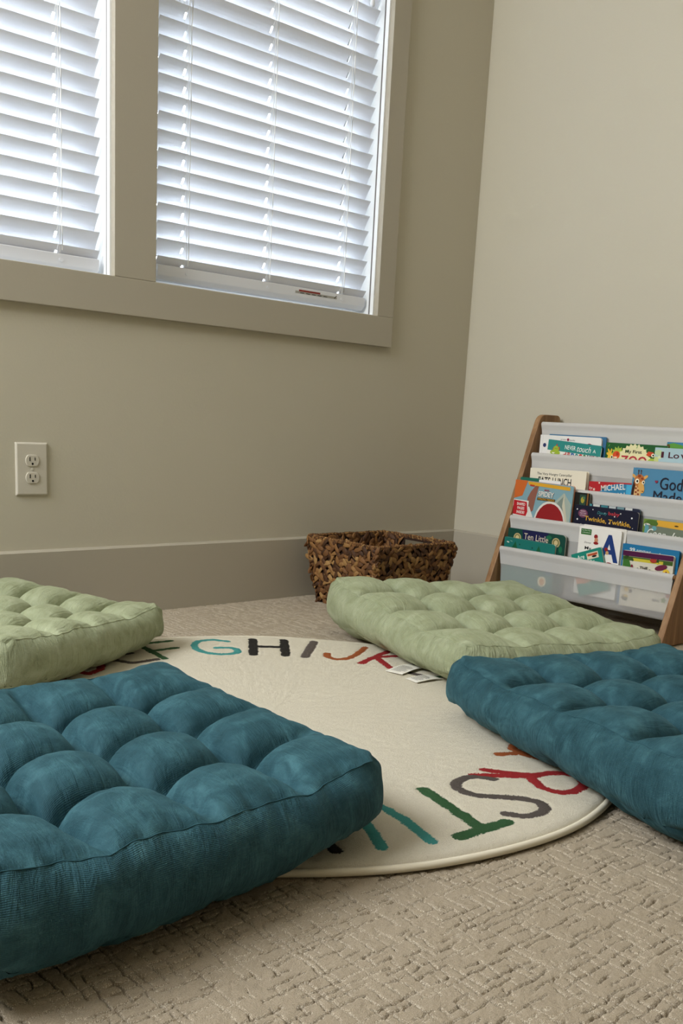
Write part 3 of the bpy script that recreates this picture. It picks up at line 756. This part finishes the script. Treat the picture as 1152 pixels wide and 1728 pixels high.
prof = rounded([(2.236, .001), (2.5375, .001), (2.5375, .578), (2.440, .578)], [.016, .012, .018, .026])
for (ya, yb) in ((SY0-.018, SY0), (SY1, SY1+.018)):
    MB().prism(prof, 'y', ya, yb, WOOD).build('side_panel', shelf, bevel=.002)
RODS = [(2.448, .549), (2.412, .457), (2.374, .3635), (2.337, .2705), (2.300, .178)]
for (x, z) in RODS:
    MB().tube([(x, SY0-.001, z-.001), (x, SY1+.001, z-.001)], .0055, WOOD, 12).build('rod', shelf, smooth=True)
MB().box(2.500, 2.518, SY0, SY1, .022, .085, WOOD).build('stretcher', shelf, bevel=.002)
def sheet(name, path, material, parent, ins=.004, wav=.0008, seed=0, sagz=.0):
    """fabric: an xz path drawn along y, with faint waves"""
    P = np.array(path, float); seg = np.r_[0, np.cumsum(np.hypot(*np.diff(P, axis=0).T))]; tt = np.linspace(0, seg[-1], 34)
    px = np.interp(tt, seg, P[:, 0]); pz = np.interp(tt, seg, P[:, 1]); ny_ = 70; yy = np.linspace(0, 1, ny_)
    V = []
    for i in range(34):
        f = tt[i]/seg[-1]; inset = ins(f) if callable(ins) else ins
        for y in yy:
            yw = SY0+inset+(SY1-SY0-2*inset)*y; k = math.sin(f*PI)
            V.append((px[i]+wav*k*math.sin(y*23+seed)+wav*k*math.sin(y*9+seed*2+f*3), yw, pz[i]+sagz*k*math.sin(y*PI)))
    idx = np.arange(34*ny_).reshape(34, ny_); F = np.stack([idx[:-1, :-1], idx[1:, :-1], idx[1:, 1:], idx[:-1, 1:]], -1).reshape(-1, 4)
    return fast_mesh(name, np.array(V)-np.array(world_loc(parent)), F, [material], parent=parent)
for k in range(4):
    (xb_, zb_), (xf, zf) = RODS[k], RODS[k+1]; bot = zf-.121
    path = [(xb_-.0015, zb_-.006), (xb_-.0005, zf), (xf+.034, bot+.012), (xf+.028, bot+.002), (xf+.014, bot), (xf+.004, bot+.004), (xf+.001, bot+.03), (xf-.0012, zf-.045), (xf-.0050, zf-.008)]
    sheet('sling', path, SHEER, shelf, ins=lambda f: .003+.010*max(0, (f-.5)*2)*(1-max(0, (f-.5)*2))*4*.7, seed=k)
for k, (x, z) in enumerate(RODS):
    r = .0088; arc = [(x+r*math.cos(a), z-.001+r*math.sin(a)) for a in np.linspace(-.3*PI, 1.12*PI, 18)]
    path = arc+[(x-r+.0035, z-.016), (x-.0022, z-.045)]
    h = sheet('hem', path, HEM, shelf, ins=lambda f: .0006+.007*f, wav=.0003, seed=k*2.1)
# fabric care label on the far end of the lowest sling
MB().box(2.338, 2.339, SY1-.012, SY1-.002, .085, .118, TAGW).build('sling_label', shelf)
# ------------------------------------------------------------------ books
def text_mesh(body, shear=0, bold=0.0):
    key = (body, shear, bold)
    if key in text_mesh.cache: return text_mesh.cache[key]
    c = bpy.data.curves.new('t', 'FONT'); c.body = body; c.size = 1; c.shear = shear; c.offset = min(bold, .016); c.resolution_u = 3
    o = bpy.data.objects.new('t', c); COL.objects.link(o); bpy.context.view_layer.update()
    me = o.to_mesh(); V = np.array([v.co[:2] for v in me.vertices]); F = [tuple(p.vertices) for p in me.polygons]
    o.to_mesh_clear(); bpy.data.objects.remove(o); bpy.data.curves.remove(c)
    lo = V.min(0); hi = V.max(0); V = (V-lo)/(hi-lo); text_mesh.cache[key] = (V, F); return V, F
text_mesh.cache = {}
def clip_poly(pts, w, h):
    for ax, lim, sg in ((0, 0, 1), (0, w, -1), (1, 0, 1), (1, h, -1)):
        out = []
        for i in range(len(pts)):
            a, b = pts[i-1], pts[i]; da = (a[ax]-lim)*sg; db = (b[ax]-lim)*sg
            if (da >= 0) != (db >= 0):
                t = da/(da-db); out.append((a[0]+(b[0]-a[0])*t, a[1]+(b[1]-a[1])*t))
            if db >= 0: out.append(b)
        pts = out
        if len(pts) < 3: return []
    return pts
def star(cx, cy, r, n=5, q=.45, rot=0):
    return [(cx+(r if i % 2 == 0 else r*q)*math.sin(PI*i/n+rot), cy-(r if i % 2 == 0 else r*q)*math.cos(PI*i/n+rot)) for i in range(2*n)]
def ell(cx, cy, rx, ry, n=24, a0=0, a1=2*PI, rot=0):
    return [(cx+rx*math.cos(a)*math.cos(rot)-ry*math.sin(a)*math.sin(rot), cy+rx*math.cos(a)*math.sin(rot)+ry*math.sin(a)*math.cos(rot)) for a in np.linspace(a0, a1, n, endpoint=(a1-a0 < 6.28))]
def book(label, x, yL, zT, w, h, t, bg, art=(), roll=0, pages='e9e3d4', spine=None, group=None, rad=.005, board=True, lean=0.0, trim=.0):
    """u runs right from the top left corner of the cover, v runs down; x is the front face"""
    root = empty('picture_book', (x, yL, zT), (0, 0, 0))
    root.rotation_euler = (-math.radians(roll), math.radians(lean), 0)
    tag(root, label, 'book', group)
    P = lambda u, v, d: (d, -u, -v)
    def rr(w0, w1, h0, h1, r): return rounded([(w0, h0), (w1, h0), (w1, h1), (w0, h1)], [.0012, r, r, .0012], 4)
    def slab(mb, pts, d0, d1, m):
        n = len(pts); V = [P(u, v, d0) for u, v in pts]+[P(u, v, d1) for u, v in pts]
        mb.add(V, [tuple(range(n)), tuple(range(n, 2*n))[::-1]]+[(i, n+i, n+(i+1) % n, (i+1) % n) for i in range(n)], m)
    cv = MB(); cv.keep = False; T = .0009
    BGm = ink(bg); outl = rr(0, w, 0, h, rad)
    slab(cv, outl, 0, T, BGm); slab(cv, outl, t-T, t, ink(spine or bg)); slab(cv, [(0, .0005), (.0010, .0005), (.0010, h-.0005), (0, h-.0005)], T, t-T, ink(spine or bg))
    lay = 0
    for item in art:
        kind, col = item[0], item[1]; lay += 1; d = -.00006*lay
        if kind == 'poly':
            pts = clip_poly(list(item[2]), w-.0008, h)
            if pts: cv.add([P(u, v, d) for u, v in pts], [tuple(range(len(pts)))], ink(col))
        elif kind == 'text':
            _, _, body, u0, v0, tw, th = item[:7]; ang = math.radians(item[7]) if len(item) > 7 else 0; bold = item[8] if len(item) > 8 else 0; sh = item[9] if len(item) > 9 else 0
            V, Fc = text_mesh(body, sh, bold); k = ink(col); pts = []
            for a, b in V:
                du, dv = a*tw, -(b)*th; pts.append((u0+du*math.cos(ang)+dv*math.sin(ang)*-1, v0+du*math.sin(ang)+dv*math.cos(ang)))
            for f in Fc:
                q = clip_poly([pts[i] for i in f], w-.0008, h)
                if q: cv.add([P(u, v, d) for u, v in q], [tuple(range(len(q)))], k)
    cv.build('cover', root, local=True)
    pg = MB(); slab(pg, rr(.0011, w-.0012-trim, .0008+trim, h-.0010-trim, rad*.8), T+.0001, t-T-.0001, ink(pages, .8)); pg.build('pages', root, local=True)
    return root
R_ = lambda u0, u1, v0, v1: [(u0, v0), (u1, v0), (u1, v1), (u0, v1)]
def L1(k): return RODS[k][0]
G1, G2, G3, G4 = 'picture books on the top tier', 'picture books on the second tier', 'picture books on the third tier', 'picture books on the bottom tier'
rb_ = np.random.default_rng(9)
# --- top tier (in front of rod 1, behind rod 2)
x = L1(1)
book('blue book behind the white board book at the left of the top tier', x+.0215, 1.815, .5215, .200, .165, .004, '3c6f95', group=G1)
book('white board book behind the teal dinosaur book on the top tier', x+.0148, 1.842, .5185, .216, .170, .0060, 'e8e6e2', [
    ('poly', 'c9c6c0', R_(.0095, .0102, 0, .17)), ('text', '3b3a40', 'priddy', .075, .0135, .018, .0052), ('poly', '8e2440', ell(.1005, .0105, .0042, .0042)), ('text', '3b3a40', 'books', .107, .0135, .018, .0045),
    ('poly', '333844', ell(.156, .026, .006, .006)), ('poly', '8e2440', ell(.176, .028, .012, .010)), ('poly', '2f3a66', ell(.018, .03, .006, .006))], group=G1, rad=.012)
T_ = '2f8a84'
book('teal and white board book titled NEVER touch A dinosaur, on the top tier', x+.0085, 1.806, .5065, .188, .160, .0058, 'e9e6df', [
    ('poly', T_, [(0, 0), (.188, 0), (.188, .030), (.0, .030)]), ('poly', T_, R_(0, .188, .028, .0305)),
    ('poly', 'c23530', [(.018, .028), (.022, .019), (.027, .022), (.032, .009), (.037, .020), (.043, .018), (.044, .028)]), ('poly', '9eb63a', ell(.031, .026, .010, .010)), ('poly', '9eb63a', ell(.029, .036, .018, .008)), ('poly', '3b5220', ell(.028, .024, .0012, .0012)), ('poly', '3b5220', ell(.034, .024, .0012, .0012)), ('poly', 'f0eee2', [(.016, .036), (.030, .036), (.023, .040)]),
    ('text', 'f2f1ea', 'NEVER', .062, .0225, .038, .012, 0, .005), ('text', 'f2f1ea', 'touch', .105, .0245, .048, .0175, 0, 0, .3), ('text', 'f2f1ea', 'A', .160, .0225, .010, .010, 0, .005)]
    + [('text', c, ch, .058+i*.0142, .0475, .0115, .017, 0, .03) for i, (ch, c) in enumerate(zip('dinosaur!', ['c23530', 'c23530', '2f5fa0', '2f8a84', 'c23530', '3a7a3a', '333844', '8e2440', '333844']))], roll=-3.3, spine='1d4a4c', pages='24504f', group=G1, rad=.010)
book('dark green picture book titled My First ZOO, in the middle of the top tier', x+.0130, 1.608, .5075, .192, .165, .007, '1f5a2c', [
    ('poly', 'a9bd48', star(.040, .030, .022, 12, .7)), ('poly', 'e6dfae', star(.092, .055, .056, 26, .9)), ('poly', '2a1a12', ell(.0, .0, .001, .001)),
    ('poly', 'e8b93a', ell(.012, .026, .003, .010, rot=-.5)), ('poly', 'e8b93a', ell(.018, .024, .0022, .008, rot=.1)), ('poly', 'e8b93a', ell(.010, .032, .007, .004, rot=.4)), ('poly', 'e9c04a', ell(.018, .042, .010, .012)), ('poly', 'f3ead0', ell(.022, .040, .0045, .0048)), ('poly', '14110f', ell(.022, .040, .0026, .003)),
    ('poly', 'd9502a', ell(.036, .033, .0115, .0105)), ('poly', 'b23a1c', ell(.039, .030, .0045, .005)), ('poly', 'f1e3c8', ell(.034, .040, .006, .002)),
    ('poly', 'cf4a2b', [(.130, .028), (.136, .018), (.152, .020), (.156, .030), (.136, .031)]), ('poly', 'f3ead0', ell(.151, .028, .005, .005)), ('poly', '14110f', ell(.152, .028, .0026, .0026)), ('poly', 'a9bd48', ell(.150, .050, .015, .014)),
    ('text', '23211c', 'My First', .064, .0285, .052, .0115, 0, .01), ('text', 'b5303f', 'ZOO', .052, .060, .082, .027, 0, .045)] + [('poly', '6fae5a', ell(.01+i*.03, .008+(i % 3)*.006, .001, .004, rot=.5)) for i in range(6)], group=G1, pages='cfd8a0', rad=.003)
book('green and blue picture book behind the pale blue one on the top tier', x+.0235, 1.425, .5180, .13, .165, .006, '3d7fa8', [('poly', '5d9a3e', [(0, .006), (.02, .002), (.04, .006), (.06, .012), (.09, .008), (.13, .014), (.13, .16), (0, .16)]), ('poly', '6b4a2a', ell(.004, .012, .006, .006))], group=G1, spine='4a6a30')
book('pale blue picture book lettered I Lo at the right end of the top tier', x+.0085, 1.450, .5020, .150, .160, .0075, 'a9c4cb', [
    ('poly', 'b9cfa2', ell(.012, .014, .012, .008)), ('poly', 'c9cf8a', ell(.006, .036, .008, .012)), ('poly', 'bccf9a', ell(.03, .045, .016, .006)), ('poly', 'd5dcae', ell(.016, .026, .006, .004)),
    ('text', '4a1a2a', 'I', .020, .0265, .008, .016, 0, .02), ('text', '4a1a2a', 'Lo', .042, .0265, .032, .016, 0, .02), ('text', '4a1a2a', 've', .078, .0265, .032, .012, 0, .02)], group=G1, spine='8fb89a')
# --- second tier
x = L1(2)
book('cream board book titled The Very Hungry Caterpillar, on the second tier', x+.0105, 1.836, .4200, .200, .170, .013, 'e8e0cc', [
    ('text', '2b2622', 'The Very Hungry Caterpillar', .026, .0205, .125, .0095, 0, .01), ('text', '1d1a18', 'EATS LUNCH', .032, .046, .118, .022, 0, .05)], roll=.6, pages='efe7d4', group=G2, rad=.005)
book('red and blue board book lettered MICHAEL on the second tier', x+.0120, 1.626, .3965, .148, .140, .012, 'b3242c', [
    ('poly', '2f7ea6', [(.024, .036), (.060, .010), (.092, .0035), (.138, .0035), (.138, .14), (.03, .14)]), ('poly', '49a8cf', R_(.122, .138, .004, .14)), ('poly', 'e8d8c8', star(.018, .022, .005)), ('poly', 'e8d8c8', star(.034, .003, .004)),
    ('text', 'e9e3da', 'by', .002, .024, .011, .010, 0, 0, .2), ('text', 'e9e3da', 'MICHAEL', .042, .0260, .078, .0165, -6, .012), ('text', 'e9e3da', 'DAN', .080, .046, .040, .016, -6, .012), ('text', 'e9e3da', 'JOR', .044, .050, .034, .016, -6, .012)], roll=2.0, pages='eadfc8', group=G2, rad=.009)
GB = 'd9a55a'; GS = '8a3a1e'
gir = [('poly', '3a1c12', ell(.013, .075, .012, .05)), ('poly', 'd9b27a', ell(.020, .078, .011, .045))]
gir += [('poly', GS, ell(.013+(i*7 % 13)*.0011, .045+i*.0052, .0034, .0028)) for i in range(14)]
gir += [('poly', GB, ell(.005, .023, .009, .004, rot=.6)), ('poly', GB, ell(.040, .024, .009, .004, rot=-.6)), ('poly', '5a2a16', R_(.0165, .0185, .006, .022)), ('poly', '5a2a16', R_(.0245, .0265, .006, .022)), ('poly', '3a1c12', ell(.0175, .007, .002, .002)), ('poly', '3a1c12', ell(.0255, .007, .002, .002)),
        ('poly', 'b9703a', ell(.023, .034, .0155, .017)), ('poly', GB, ell(.031, .052, .009, .016, rot=-.35)), ('poly', GS, ell(.022, .022, .005, .004)), ('poly', GS, ell(.031, .028, .004, .003)), ('poly', 'f3ead2', ell(.0165, .036, .0062, .0068)), ('poly', '17110d', ell(.0170, .036, .003, .0034)), ('poly', 'f3ead2', ell(.036, .038, .0045, .0052)), ('poly', '17110d', ell(.0365, .038, .0024, .0028)), ('poly', '8a4a22', ell(.036, .062, .003, .0016))]
book('blue picture book with a giraffe lettered God Made, at the right of the second tier', x+.0105, 1.487, .4450, .170, .200, .012, '4f86a8', gir+[
    ('poly', '8e2440', [(u_+.017, v_) for u_, v_ in [(.058, .0375), (.0535, .033), (.0535, .0305), (.0555, .0293), (.058, .031), (.0605, .0293), (.0625, .0305), (.0625, .033)]]),
    ('text', '1d1c2e', 'God', .086, .052, .066, .032, 0, 0), ('text', '1d1c2e', 'Made', .070, .084, .084, .027, 0, 0)], roll=0, pages='9cc4c8', spine='3a6a88', group=G2, rad=.001)
# --- third tier
x = L1(3)
book('dark book with a gold glow, barely showing right of the SPIDEY book', x+.0180, 1.70, .3640, .104, .110, .006, '1a1a18', [('poly', '8a5a2a', R_(.094, .098, .0, .11)), ('poly', '2a4a3c', R_(.07, .090, .005, .11)), ('poly', 'a89a3a', ell(.080, .020, .006, .009)), ('poly', '4a7a5a', ell(.084, .014, .004, .004))], group=G3, rad=.006)
book('green book edge showing behind the top left corner of the SPIDEY book', x+.0235, 1.851, .3915, .073, .165, .004, '1f6a58', group=G3, rad=.001)
SK = '7fa3ae'
book('large storybook lettered SPIDEY with orange corner and red label, on the third tier', x+.0085, 1.856, .3835, .209, .165, .0085, SK, [
    ('poly', 'a4b0a6', [(.150, .05), (.178, .022), (.206, .052), (.206, .165), (.150, .165)]), ('poly', '7f8b82', [(.158, .052), (.178, .032), (.184, .04), (.166, .165), (.158, .165)]), ('poly', 'b8b6a2', [(.178, .024), (.182, .024), (.190, .165), (.184, .165)]), ('poly', 'c9c4ae', [(.178, .030), (.211, .150), (.211, .160), (.176, .06)]),
    ('poly', 'c9662c', [(0, 0), (.046, 0), (.030, .045), (0, .055)]), ('poly', '8d5a4c', [(.050, .050), (.060, .030), (.075, .012), (.088, .010), (.080, .045), (.074, .085), (.05, .10)]), ('poly', 'd8a02e', [(.046, .001), (.198, .004), (.198, .014), (.050, .011)]), ('poly', 'b33a2a', [(.055, .009), (.072, .010), (.072, .015), (.055, .014)]),
    ('poly', 'd9d6cf', [(0, .075), (.060, .075), (.085, .12), (.085, .165), (0, .165)]), ('poly', '6d8a3e', R_(0, .050, .104, .165)), ('poly', 'dcd9d2', R_(0, .056, .058, .108)), ('poly', 'b5202a', star(.027, .082, .0, 3)), ('poly', 'b5202a', [(.001, .060), (.050, .062), (.052, .075), (.055, .090), (.050, .104), (.001, .102)]),
    ('text', 'efe9e2', 'SHAPED', .0135, .0745, .031, .0085, 0, .02), ('text', 'efe9e2', 'PAGES', .0165, .0865, .026, .0085, 0, .02), ('text', 'efe9e2', 'INSIDE!', .0150, .0985, .029, .0085, 0, .02),
    ('poly', 'd9d4cc', ell(.137, .120, .057, .070)), ('poly', '8f1d22', ell(.137, .122, .052, .065)),
    ('poly', '3d2a22', R_(.086, .150, .044, .0515)), ('text', 'a8485a', 'MARVEL', .109, .0235, .018, .0055, 0, .02), ('text', '4a3428', 'SPIDEY', .0875, .0415, .0575, .0165, 0, .06), ('text', 'e8e4dc', 'SPIDEY', .0885, .0405, .0555, .0155, 0, .03), ('text', 'c9962e', 'AMAZING FRIENDS', .088, .0505, .060, .0060, 0, .03)], roll=-1.0, pages='dfdcd6', spine='c9662c', group=G3, rad=.007)
book('white book peeping over the top of the SPIDEY book', x+.0180, 1.778, .3895, .077, .165, .0055, 'e6e6e6', group=G3, rad=.006)
st = [('poly', 'e8e6e0', ell(u, v, r, r, 10)) for u, v, r in ((.008, .012, .0022), (.018, .070, .0015), (.060, .008, .0018), (.100, .014, .0016), (.132, .020, .002), (.150, .010, .0018), (.186, .018, .0026), (.152, .032, .002), (.118, .040, .0022), (.170, .055, .0016), (.012, .040, .0026), (.026, .052, .0012), (.044, .030, .0012), (.085, .022, .0012), (.192, .045, .0012))]
book('midnight blue board book titled Twinkle, Twinkle, in the middle of the third tier', x+.0100, 1.637, .3300, .206, .150, .0075, '14172e', st+[
    ('poly', '6e3a56', ell(.029, .022, .016, .012)), ('text', 'd8c4cc', 'SEEK', .020, .0175, .018, .004), ('text', 'd8c4cc', 'AND FIND', .018, .0235, .022, .004), ('text', 'd8c4cc', 'STARS', .020, .0295, .018, .004),
    ('text', '3f8f94', 'Disney', .076, .0210, .032, .0105, 0, 0, .25), ('text', 'b83a44', 'baby', .112, .0205, .036, .0125, 0, .02),
    ('text', 'd0a23a', 'Twinkle,', .036, .0425, .072, .0150, 1, .035), ('text', 'd0a23a', 'Twinkle,', .114, .0440, .072, .0150, 1, .035)], roll=-.5, pages='bcb8b0', group=G3, rad=.010)
tb = [('poly', c, R_(.004+i*.026, .026+i*.026, 0, .02)) for i, c in enumerate(['4a8f96', 'c9ccc8', '3f7f8a', 'b9bfc0', '6e8f96', 'd0d0cc'])]
book('tabbed board book, teal and white edge showing behind the midnight blue one', x+.0190, 1.614, .3360, .180, .150, .0060, '23283e', tb+[('poly', '23283e', R_(0, .18, .006, .15))], group=G3, pages='8fb0b4', rad=.008)
book('green and yellow picture book behind the grey one at the right of the third tier', x+.0185, 1.420, .3130, .135, .140, .0065, '6f8a3a', [('poly', 'dba63a', [(.040, .0), (.135, 0), (.135, .14), (.034, .14)]), ('poly', '4f6e2c', ell(.024, .010, .020, .009)), ('poly', 'd8d5cc', ell(.012, .016, .010, .005)), ('poly', '2c2a20', ell(.008, .014, .0016, .0016)), ('poly', '4a3a1c', ell(.098, .010, .006, .002))], group=G3, pages='e6dcae')
book('grey picture book with white script Goon at the right end of the third tier', x+.0090, 1.408, .2985, .128, .140, .0070, '6f7868', [('poly', '5f9aa4', ell(.0, .01, .012, .016)), ('poly', '5f9aa4', ell(.028, .006, .007, .006)), ('text', 'e8e8e0', 'Goon', .008, .030, .056, .022, 0, 0, .35), ('text', 'e8e8e0', 'lu', .078, .031, .028, .022, 0, 0, .35)], roll=-2.0, group=G3, pages='e0e0d0')
# --- bottom tier
x = L1(4)
wr = lambda u, v, r=.012: [('poly', 'b9a87a', ell(u, v, r, r)), ('poly', '6b6a3a', ell(u, v, r*.75, r*.75)), ('poly', 'c9b88a', ell(u, v, r*.5, r*.55))]
book('dark green board book lettered Ten Little, at the left of the bottom tier', x+.0170, 1.845, .2410, .208, .170, .0080, '14463c', [
    ('poly', '1d1f4a', [(.052, .0), (.148, .0), (.142, .03), (.148, .06), (.05, .06), (.058, .03)]), ('text', 'd9cdb4', 'Ten Little', .060, .027, .088, .018, 1, 0)]+wr(.036, .026, .014)+wr(.176, .024, .014)+[('poly', '1f6a4a', ell(.150, .012, .010, .006)), ('poly', '1f6a4a', ell(.194, .042, .006, .010))], pages='d9d5ca', group=G4, rad=.012)
book('teal board book with dark trees, in front of the dark green Ten Little book', x+.0080, 1.849, .2140, .186, .148, .0085, '1d7068', [
    ('poly', '175a3a', [(.022, .042), (.042, .008), (.056, .042)]), ('poly', '175a3a', [(.112, .045), (.128, .010), (.146, .045)]), ('poly', 'cfd0c4', ell(.014, .014, .005, .002, rot=.2)), ('poly', '7fae9a', ell(.026, .010, .005, .001, rot=.2)),
    ('poly', '12302c', ell(.058, .016, .002, .002)), ('poly', '12302c', ell(.105, .020, .002, .0025)), ('poly', '12302c', ell(.088, .034, .0022, .0022)), ('poly', '12302c', ell(.172, .030, .002, .002)),
    ('poly', 'd8cfae', ell(.050, .062, .017, .017)), ('poly', '6f8a78', ell(.050, .062, .009, .010)), ('poly', 'c9bf9c', ell(.108, .066, .018, .017)), ('poly', 'b59a86', ell(.108, .066, .008, .008)), ('poly', 'e0d6b4', ell(.152, .112, .015, .015)), ('poly', 'c98f4e', ell(.152, .112, .009, .010)), ('poly', '2f6a8a', [(.150, .050), (.186, .046), (.186, .09), (.16, .09)])], roll=-.8, pages='e2d8c8', group=G4, rad=.008)
NV = '1d3a78'
book('white board book with a big blue letter A and a green label', x+.0175, 1.594, .2750, .136, .190, .0095, 'e9e6e0', [
    ('poly', '2f6a2c', R_(.006, .040, .006, .022)), ('text', 'e6eadf', 'Buy More Than', .009, .0125, .028, .004), ('text', 'e6eadf', 'a Storybook', .009, .0185, .028, .004),
    ('text', '3a3a3c', 'Disney', .020, .047, .022, .006, 0, 0, .2), ('text', '2b2b2e', 'My', .023, .066, .022, .012, 0, .02),
    ('text', NV, 'A', .070, .088, .060, .074, 0, .05), ('text', NV, 'A', .0715, .088, .060, .074, 0, .05), ('text', NV, 'A', .073, .088, .060, .074, 0, .05),
    ('poly', '8f1f24', ell(.056, .024, .006, .006)), ('poly', 'c98a6a', ell(.058, .034, .006, .007)), ('poly', '8f1f24', ell(.058, .042, .008, .004)), ('poly', '8f1f24', ell(.093, .055, .006, .005, rot=.5)), ('poly', 'c9a06a', ell(.097, .064, .005, .005)), ('poly', '6a3a44', ell(.082, .092, .005, .006)), ('poly', '8f1f24', ell(.106, .094, .010, .005)), ('poly', '5a2024', ell(.092, .118, .012, .008)), ('poly', 'b5303a', ell(.096, .126, .008, .005))], pages='d9d4cc', group=G4, rad=.005)
book('thick white board book behind the blue letter A book', x+.0275, 1.588, .2800, .138, .185, .0040, 'dcd8d0', pages='cfcac2', group=G4, rad=.006)
book('teal board book lettered Are ... My leaning over in the middle of the bottom tier', x+.0080, 1.607, .1920, .100, .120, .0080, '1c8474', [
    ('text', 'e6e8de', 'Are', .018, .020, .024, .012, 0, .01), ('text', 'e6e8de', 'You', .020, .036, .024, .012, 0, .01), ('text', 'e6e8de', 'My', .050, .040, .022, .012, 0, .01), ('poly', 'd8cdb6', R_(.050, .088, .008, .026)), ('poly', 'b5502f', R_(.053, .085, .011, .017)), ('poly', '2c2a28', ell(.074, .020, .008, .003)),
    ('poly', 'cf8a6a', [(.0, .065), (.05, .052), (.088, .066), (.080, .082), (.03, .088), (.0, .085)]), ('poly', 'd9b49a', ell(.045, .070, .024, .006))], roll=20, pages='ddd6c6', group=G4, rad=.006)
book('bright blue board book behind the flowered one at the right of the bottom tier', x+.0165, 1.450, .2440, .168, .165, .0085, '1d6f9e', [
    ('text', 'd8dcd8', '99', .022, .018, .016, .010, 0, .02), ('text', 'd8dcd8', 'EVERYTHING', .044, .0205, .042, .009, 0, .01), ('text', 'd8dcd8', '&', .110, .022, .006, .010), ('text', 'd8dcd8', 'ME', .142, .034, .014, .009, 0, .02)], pages='2f86b4', group=G4, rad=.007)
fl_ = []
FC = ['c9c23a', '5a7a2a', 'b5402c', '2c4a20', 'd8b02e', '3a2a1c', '7a2438', 'd8d2b8']
for i in range(46):
    u, v = rb_.uniform(.002, .144), rb_.uniform(.016, .135)
    if .040 < u < .100 and v > .030: continue
    fl_.append(('poly', FC[i % 8], star(u, v, rb_.uniform(.004, .010), 5 if i % 2 else 8, .55, rb_.uniform(0, 3)) if i % 3 else ell(u, v, rb_.uniform(.003, .009), rb_.uniform(.002, .005), 14, rot=rb_.uniform(0, 3))))
book('flowered board book with a purple band lettered THE, at the right of the bottom tier', x+.0070, 1.440, .2275, .150, .150, .0080, 'd3cdbd', [
    ('poly', '3f5a24', R_(.0, .148, .015, .026)), ('poly', 'c8b83a', R_(.03, .12, .018, .026))]+fl_+[('poly', '3c7030', [(.002, .022), (.020, .024), (.028, .044), (.010, .050), (.002, .044)]), ('poly', 'a8382c', ell(.092, .018, .010, .006)), ('poly', '6a1f3e', ell(.116, .034, .018, .007, rot=-.3)), ('poly', 'dcb83c', ell(.132, .046, .010, .010)), ('poly', '7a3a1c', ell(.132, .046, .003, .004)),
    ('poly', '4d1440', R_(0, .150, 0, .0135)), ('text', '1c1a18', '- THE -', .046, .046, .040, .009, 0, .01), ('text', '3a3838', 'CRIBS', .050, .085, .042, .016, 0, .01), ('text', '4a4440', 'ants', .100, .125, .020, .008)], roll=1.2, pages='ece2cc', group=G4, rad=.008)
